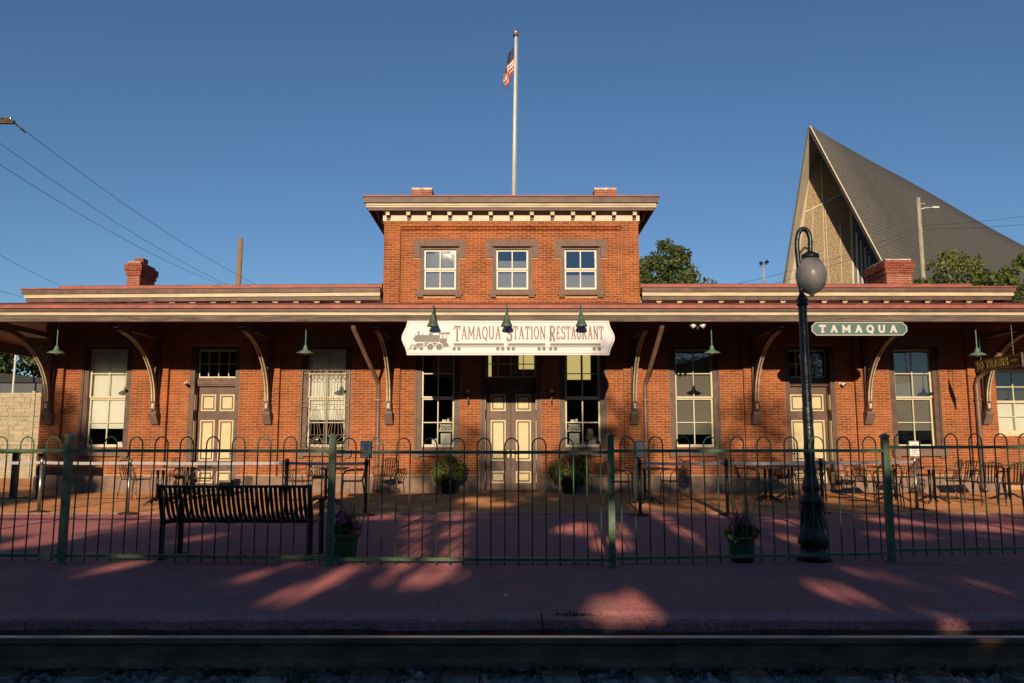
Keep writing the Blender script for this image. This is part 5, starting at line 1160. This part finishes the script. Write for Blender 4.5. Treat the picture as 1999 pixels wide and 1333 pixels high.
# utility poles and wires
def upole(px, top, Y, r_, m_, lab, arms=()):
    c = at(px, top, Y); t = thing('utility_pole', lab, 'utility pole', (c.x, Y, -.06)); h = c.z + .06
    MB().tube([(0, 0, 0), (.02 * h * .1, 0, h)], [r_ * 1.35, r_], 12).build('pole', m_, t, True)
    return t, c
t, c = upole(469, 466, 24, .135, 'pole_wood', 'bare brown wooden pole rising behind the left roof')
t, c2 = upole(1791, 386, 30, .13, 'pole_grey', 'grey utility pole with street light in front of the church roof')
h = c2.z
MB().tube([(0, 0, h - .75), (.5, 0, h - .62), (1.0, 0, h - .6)], .035, 8).build('light_arm', 'pole_white', t, True); MB().box(.9, 1.35, -.1, .1, h - .66, h - .54).build('lamp_head', 'pole_white', t); MB().obox((0, 0, h - .35), (.45, 0, h - .35), .06, .06).build('arm', 'pole_grey', t)
YP = 6.0; ce = at(34, 241, YP); t = thing('utility_pole', 'wooden utility pole at the left picture edge with crossarm and insulators', 'utility pole', (ce.x - 1.25, YP, -.06))
MB().tube([(0, 0, 0), (0, 0, ce.z + .6)], [.18, .13], 12).build('pole', 'pole_wood', t, True); MB().box(-1.25, 1.25, -.22, -.12, ce.z - .02, ce.z + .10).build('crossarm', 'bark', t); MB().box(-1.15, .85, .14, .22, ce.z + .18, ce.z + .34).build('crossarm', 'bark', t)
for xx in (1.12, .30, -.5): MB().lathe([(.03, 0), (.05, .04), (.035, .08), (.05, .12), (.02, .16)], (xx, -.17, ce.z + .10), 10).build('insulator', 'steel_tube', t, True)
MB().tube([(1.25, -.17, ce.z + .02), (1.42, -.12, ce.z - .14), (1.62, -.07, ce.z - .32)], [.02, .03, .015], 8).build('insulator', 'black_metal', t, True)
def wire(a, b_, sag, lab, r_=.012):
    pts = [];
    for i in range(17): u = i / 16; p_ = a.lerp(b_, u); pts.append(p_ - a + Vector((0, 0, -sag * 4 * u * (1 - u))))
    tag(MB().tube(pts, r_, 5).build('overhead_wire', 'wire', loc=a), lab, 'wire', 'overhead wires')
YW = 30
wire(at(42, 250, YP), at(560, 582, YW), .55, 'uppermost wire sloping down from the crossarm at left', .009)
wire(at(-60, 236, YP), at(500, 580, YW), .55, 'middle wire sloping down to the left roof', .009); wire(at(-60, 282, YP), at(480, 572, YW), .55, 'third wire sloping down to the left roof', .009)
wire(at(-30, 482, YP + 6), at(190, 590, YW), .1, 'short wire meeting the left roof end', .009); wire(at(-30, 560, YP + 6), at(120, 596, YW), .05, 'lowest wire at the left edge just above the canopy', .009)
wire(at(1797, 440, 30), at(1340, 572, 22), .5, 'upper wire left of the grey pole crossing the church', .011); wire(at(1797, 447, 30), at(1440, 572, 22), .35, 'lower wire left of the grey pole crossing the church', .011)
wire(at(1797, 440, 30), at(2060, 412, 26), .15, 'upper wire running right from the grey pole', .011); wire(at(1797, 447, 30), at(2060, 432, 26), .12, 'lower wire running right from the grey pole', .011)
c = at(1490, 512, 20); t = thing('floodlight_mast', 'small mast with two floodlights behind the right roof', 'mast', (c.x, 20, -.06)); MB().tube([(0, 0, 0), (0, 0, c.z - .05)], .045, 8).build('pole', 'pole_grey', t); MB().obox((-.2, 0, c.z - .18), (.2, 0, c.z - .05), .04, .04).build('arm', 'black_metal', t)
for s_ in (-1, 1): MB().tube([(s_ * .12, .05, c.z + .0 + s_ * .04), (s_ * .16, -.14, c.z + .02 + s_ * .04)], [.05, .10], 10).build('lamp_head', 'black_metal', t, True)

# ---- trees across the tracks, behind the camera: they shade the platform
DT = 33.0
prof = [(-22, -.6), (-13, -.5), (-12.3, 2.8), (-11.2, 2.6), (-10.5, 1.0), (-10.0, -.2), (-9.4, -1.7), (-4, -1.5), (-3.2, .9), (-2.7, .3), (-1.7, 1.9), (-.9, 1.8), (-.3, 1.0), (1.2, 1.3), (2.1, 2.7), (3.2, 2.6), (3.6, 1.3), (4.4, 1.1), (5.2, 2.2), (6.2, 2.6), (7.1, 2.2), (7.9, -.3), (8.4, -1.4), (13, -1.7), (22, -1.0)]
PX = np.array([p_[0] for p_ in prof]); PZ = np.array([p_[1] for p_ in prof])
gaps = []
def gap(px, py, rx, rw): p_ = gr(px, py); gaps.append((p_.x - p_.y * TA, p_.y * TS, rx * (.62 if rx < .36 else (.62 if rx < .365 else 1)), rw * (1.45 if rx < .36 else 1)))
for a in ((60, 1030, 1.9, .40), (480, 1128, .30, .09), (560, 1165, .30, .12), (640, 1135, .34, .18), (700, 1108, .24, .12), (1215, 1035, .22, .18), (1262, 1180, .2, .10), (1360, 1055, .22, .20), (1300, 1015, .24, .16), (1330, 1035, .2, .12), (1540, 1050, .24, .14), (1690, 1118, .28, .10), (1900, 1140, .3, .10), (1760, 1045, .5, .12), (1940, 1030, .7, .18), (1250, 985, .3, .14), (1420, 1005, .26, .14), (960, 985, .4, .14), (420, 1010, .5, .14), (740, 1010, .4, .14)): gap(*a)
for k in range(9):                                               # two tall openings, cut to imitate sun thrown back by the windows
    y_ = 1012 + k * 15.5; gap(812 - k * 3, y_, .361, .12); gap(888 - k * 2.5, y_, .361, .12)
for x_, z_, y_, a_, b2 in ((-1.75, .62, .6, .32, .22), (1.3, .6, .6, .28, .16), (-2.3, .3, 1.0, .3, .1), (.9, 1.5, 0, .25, .35), (-1.15, 2.1, 0, .3, .2), (4.0, .6, 0, .3, .3), (2.6, 1.1, 0, .12, .2)): gaps.append((x_ + y_ * TA, z_ - y_ * TS, a_, b2))
gN = np.random.default_rng(12); NZ = [(gN.uniform(.25, .5), gN.normal() * 2.6, gN.normal() * 9.0, gN.uniform(0, 6.3)) for _ in range(9)]
def keep(P, g):
    d = -P[:, 1]; xw = P[:, 0] + d * TA; w_ = P[:, 2] - d * TS; top = np.interp(xw, PX, PZ)
    dep = top - w_; pr = np.clip(dep / .8, 0, 1) ** 0.6
    nz = sum(a_ * np.sin(fx * xw + fw * w_ + ph) for a_, fx, fw, ph in NZ)
    pr = pr * np.clip(1.0 - 1.6 * np.clip(nz - np.where(w_ > -2.0, .72, .92), 0, .7), 0.0, 1)
    pr = pr * np.where((w_ > .15) & (xw > -9), .35, 1.0)
    k = g.uniform(size=len(P)) < pr
    fine = .5 + .5 * np.sin(xw * 23 + w_ * 9 + 2 * np.sin(w_ * 31)) * np.sin(w_ * 47 - xw * 7 + 1.3)
    for gx_, gw_, rx, rw in gaps:
        r2 = ((xw - gx_) / rx) ** 2 + ((w_ - gw_) / rw) ** 2
        k &= ~(g.uniform(size=len(P)) < np.clip(1.75 * np.exp(-.95 * r2) - .30 * fine - .06, 0, 1.0 if (gw_ > -2.3 or rx > .355) else .90))
    return k
for k in range(11):
    xw = -21 + 4.2 * k; x_ = xw - DT * TA; g = np.random.default_rng(900 + k); loc = (x_, -DT + g.uniform(-1.0, 1.0), -.42)
    t = thing('trackside_tree', 'leafy tree across the tracks behind the viewer, number %s from the left' % ('one two three four five six seven eight nine ten eleven'.split()[k]), 'tree', loc, 0, 'trees across the tracks that shade the platform')
    cl = [(g.uniform(-2.6, 2.6), g.uniform(-1.5, 1.5), z_ + .42, g.uniform(.7, 1.3)) for z_ in list(np.linspace(2.6, 12.2, 90)) + list(np.linspace(3.2, 6.6, 45))]
    P = clump_points(g, cl, 46000); P = P[keep(P + np.array(loc), g)]
    trunk_mb(6.6, .2, [(c[0] * .8, c[1] * .8, min(c[2], 6.8)) for c in cl[::10]], g).build('trunk', 'bark', t, True)
    link('crown', leaf_mesh('crown', P, 950 + k, .17, .6), 'leaf_mid', t)

# wooded valley side across the tracks
b = MB(); nx, ny = 60, 14; g = np.random.default_rng(77)
for j in range(ny + 1):
    for i in range(nx + 1):
        X = -300 + 600 * i / nx; Y = -75 - 130 * j / ny; top = 33 + 4 * math.sin(X * .03) + 3 * math.sin(X * .071 + 1) + .00025 * X * X; top *= 1 - .72 * min(1, max(0, (X - 8) / 35))
        z = -.5 + top * min(1, (j / (ny * .62))) ** .8 + g.normal() * .7; b.v.append((X + g.normal() * 1.5, Y, z if j else -.5))
for j in range(ny):
    for i in range(nx): a = j * (nx + 1) + i; b.f.append((a, a + nx + 1, a + nx + 2, a + 1)); b.m.append(0)
struct(b.build('hill', 'lawn'))

# specks of leaf litter on the platform
g = np.random.default_rng(61); P = np.stack([g.uniform(-7, 7, 150), g.uniform(PE + .35, -6, 150), np.full(150, .006)], 1)
me = leaf_mesh('fallen_leaves', P, 62, .028); o = link('fallen_leaves', me, 'straw', None); stuff(o); o['label'] = 'scattered dry leaf litter on the red platform'; o['category'] = 'leaf litter'
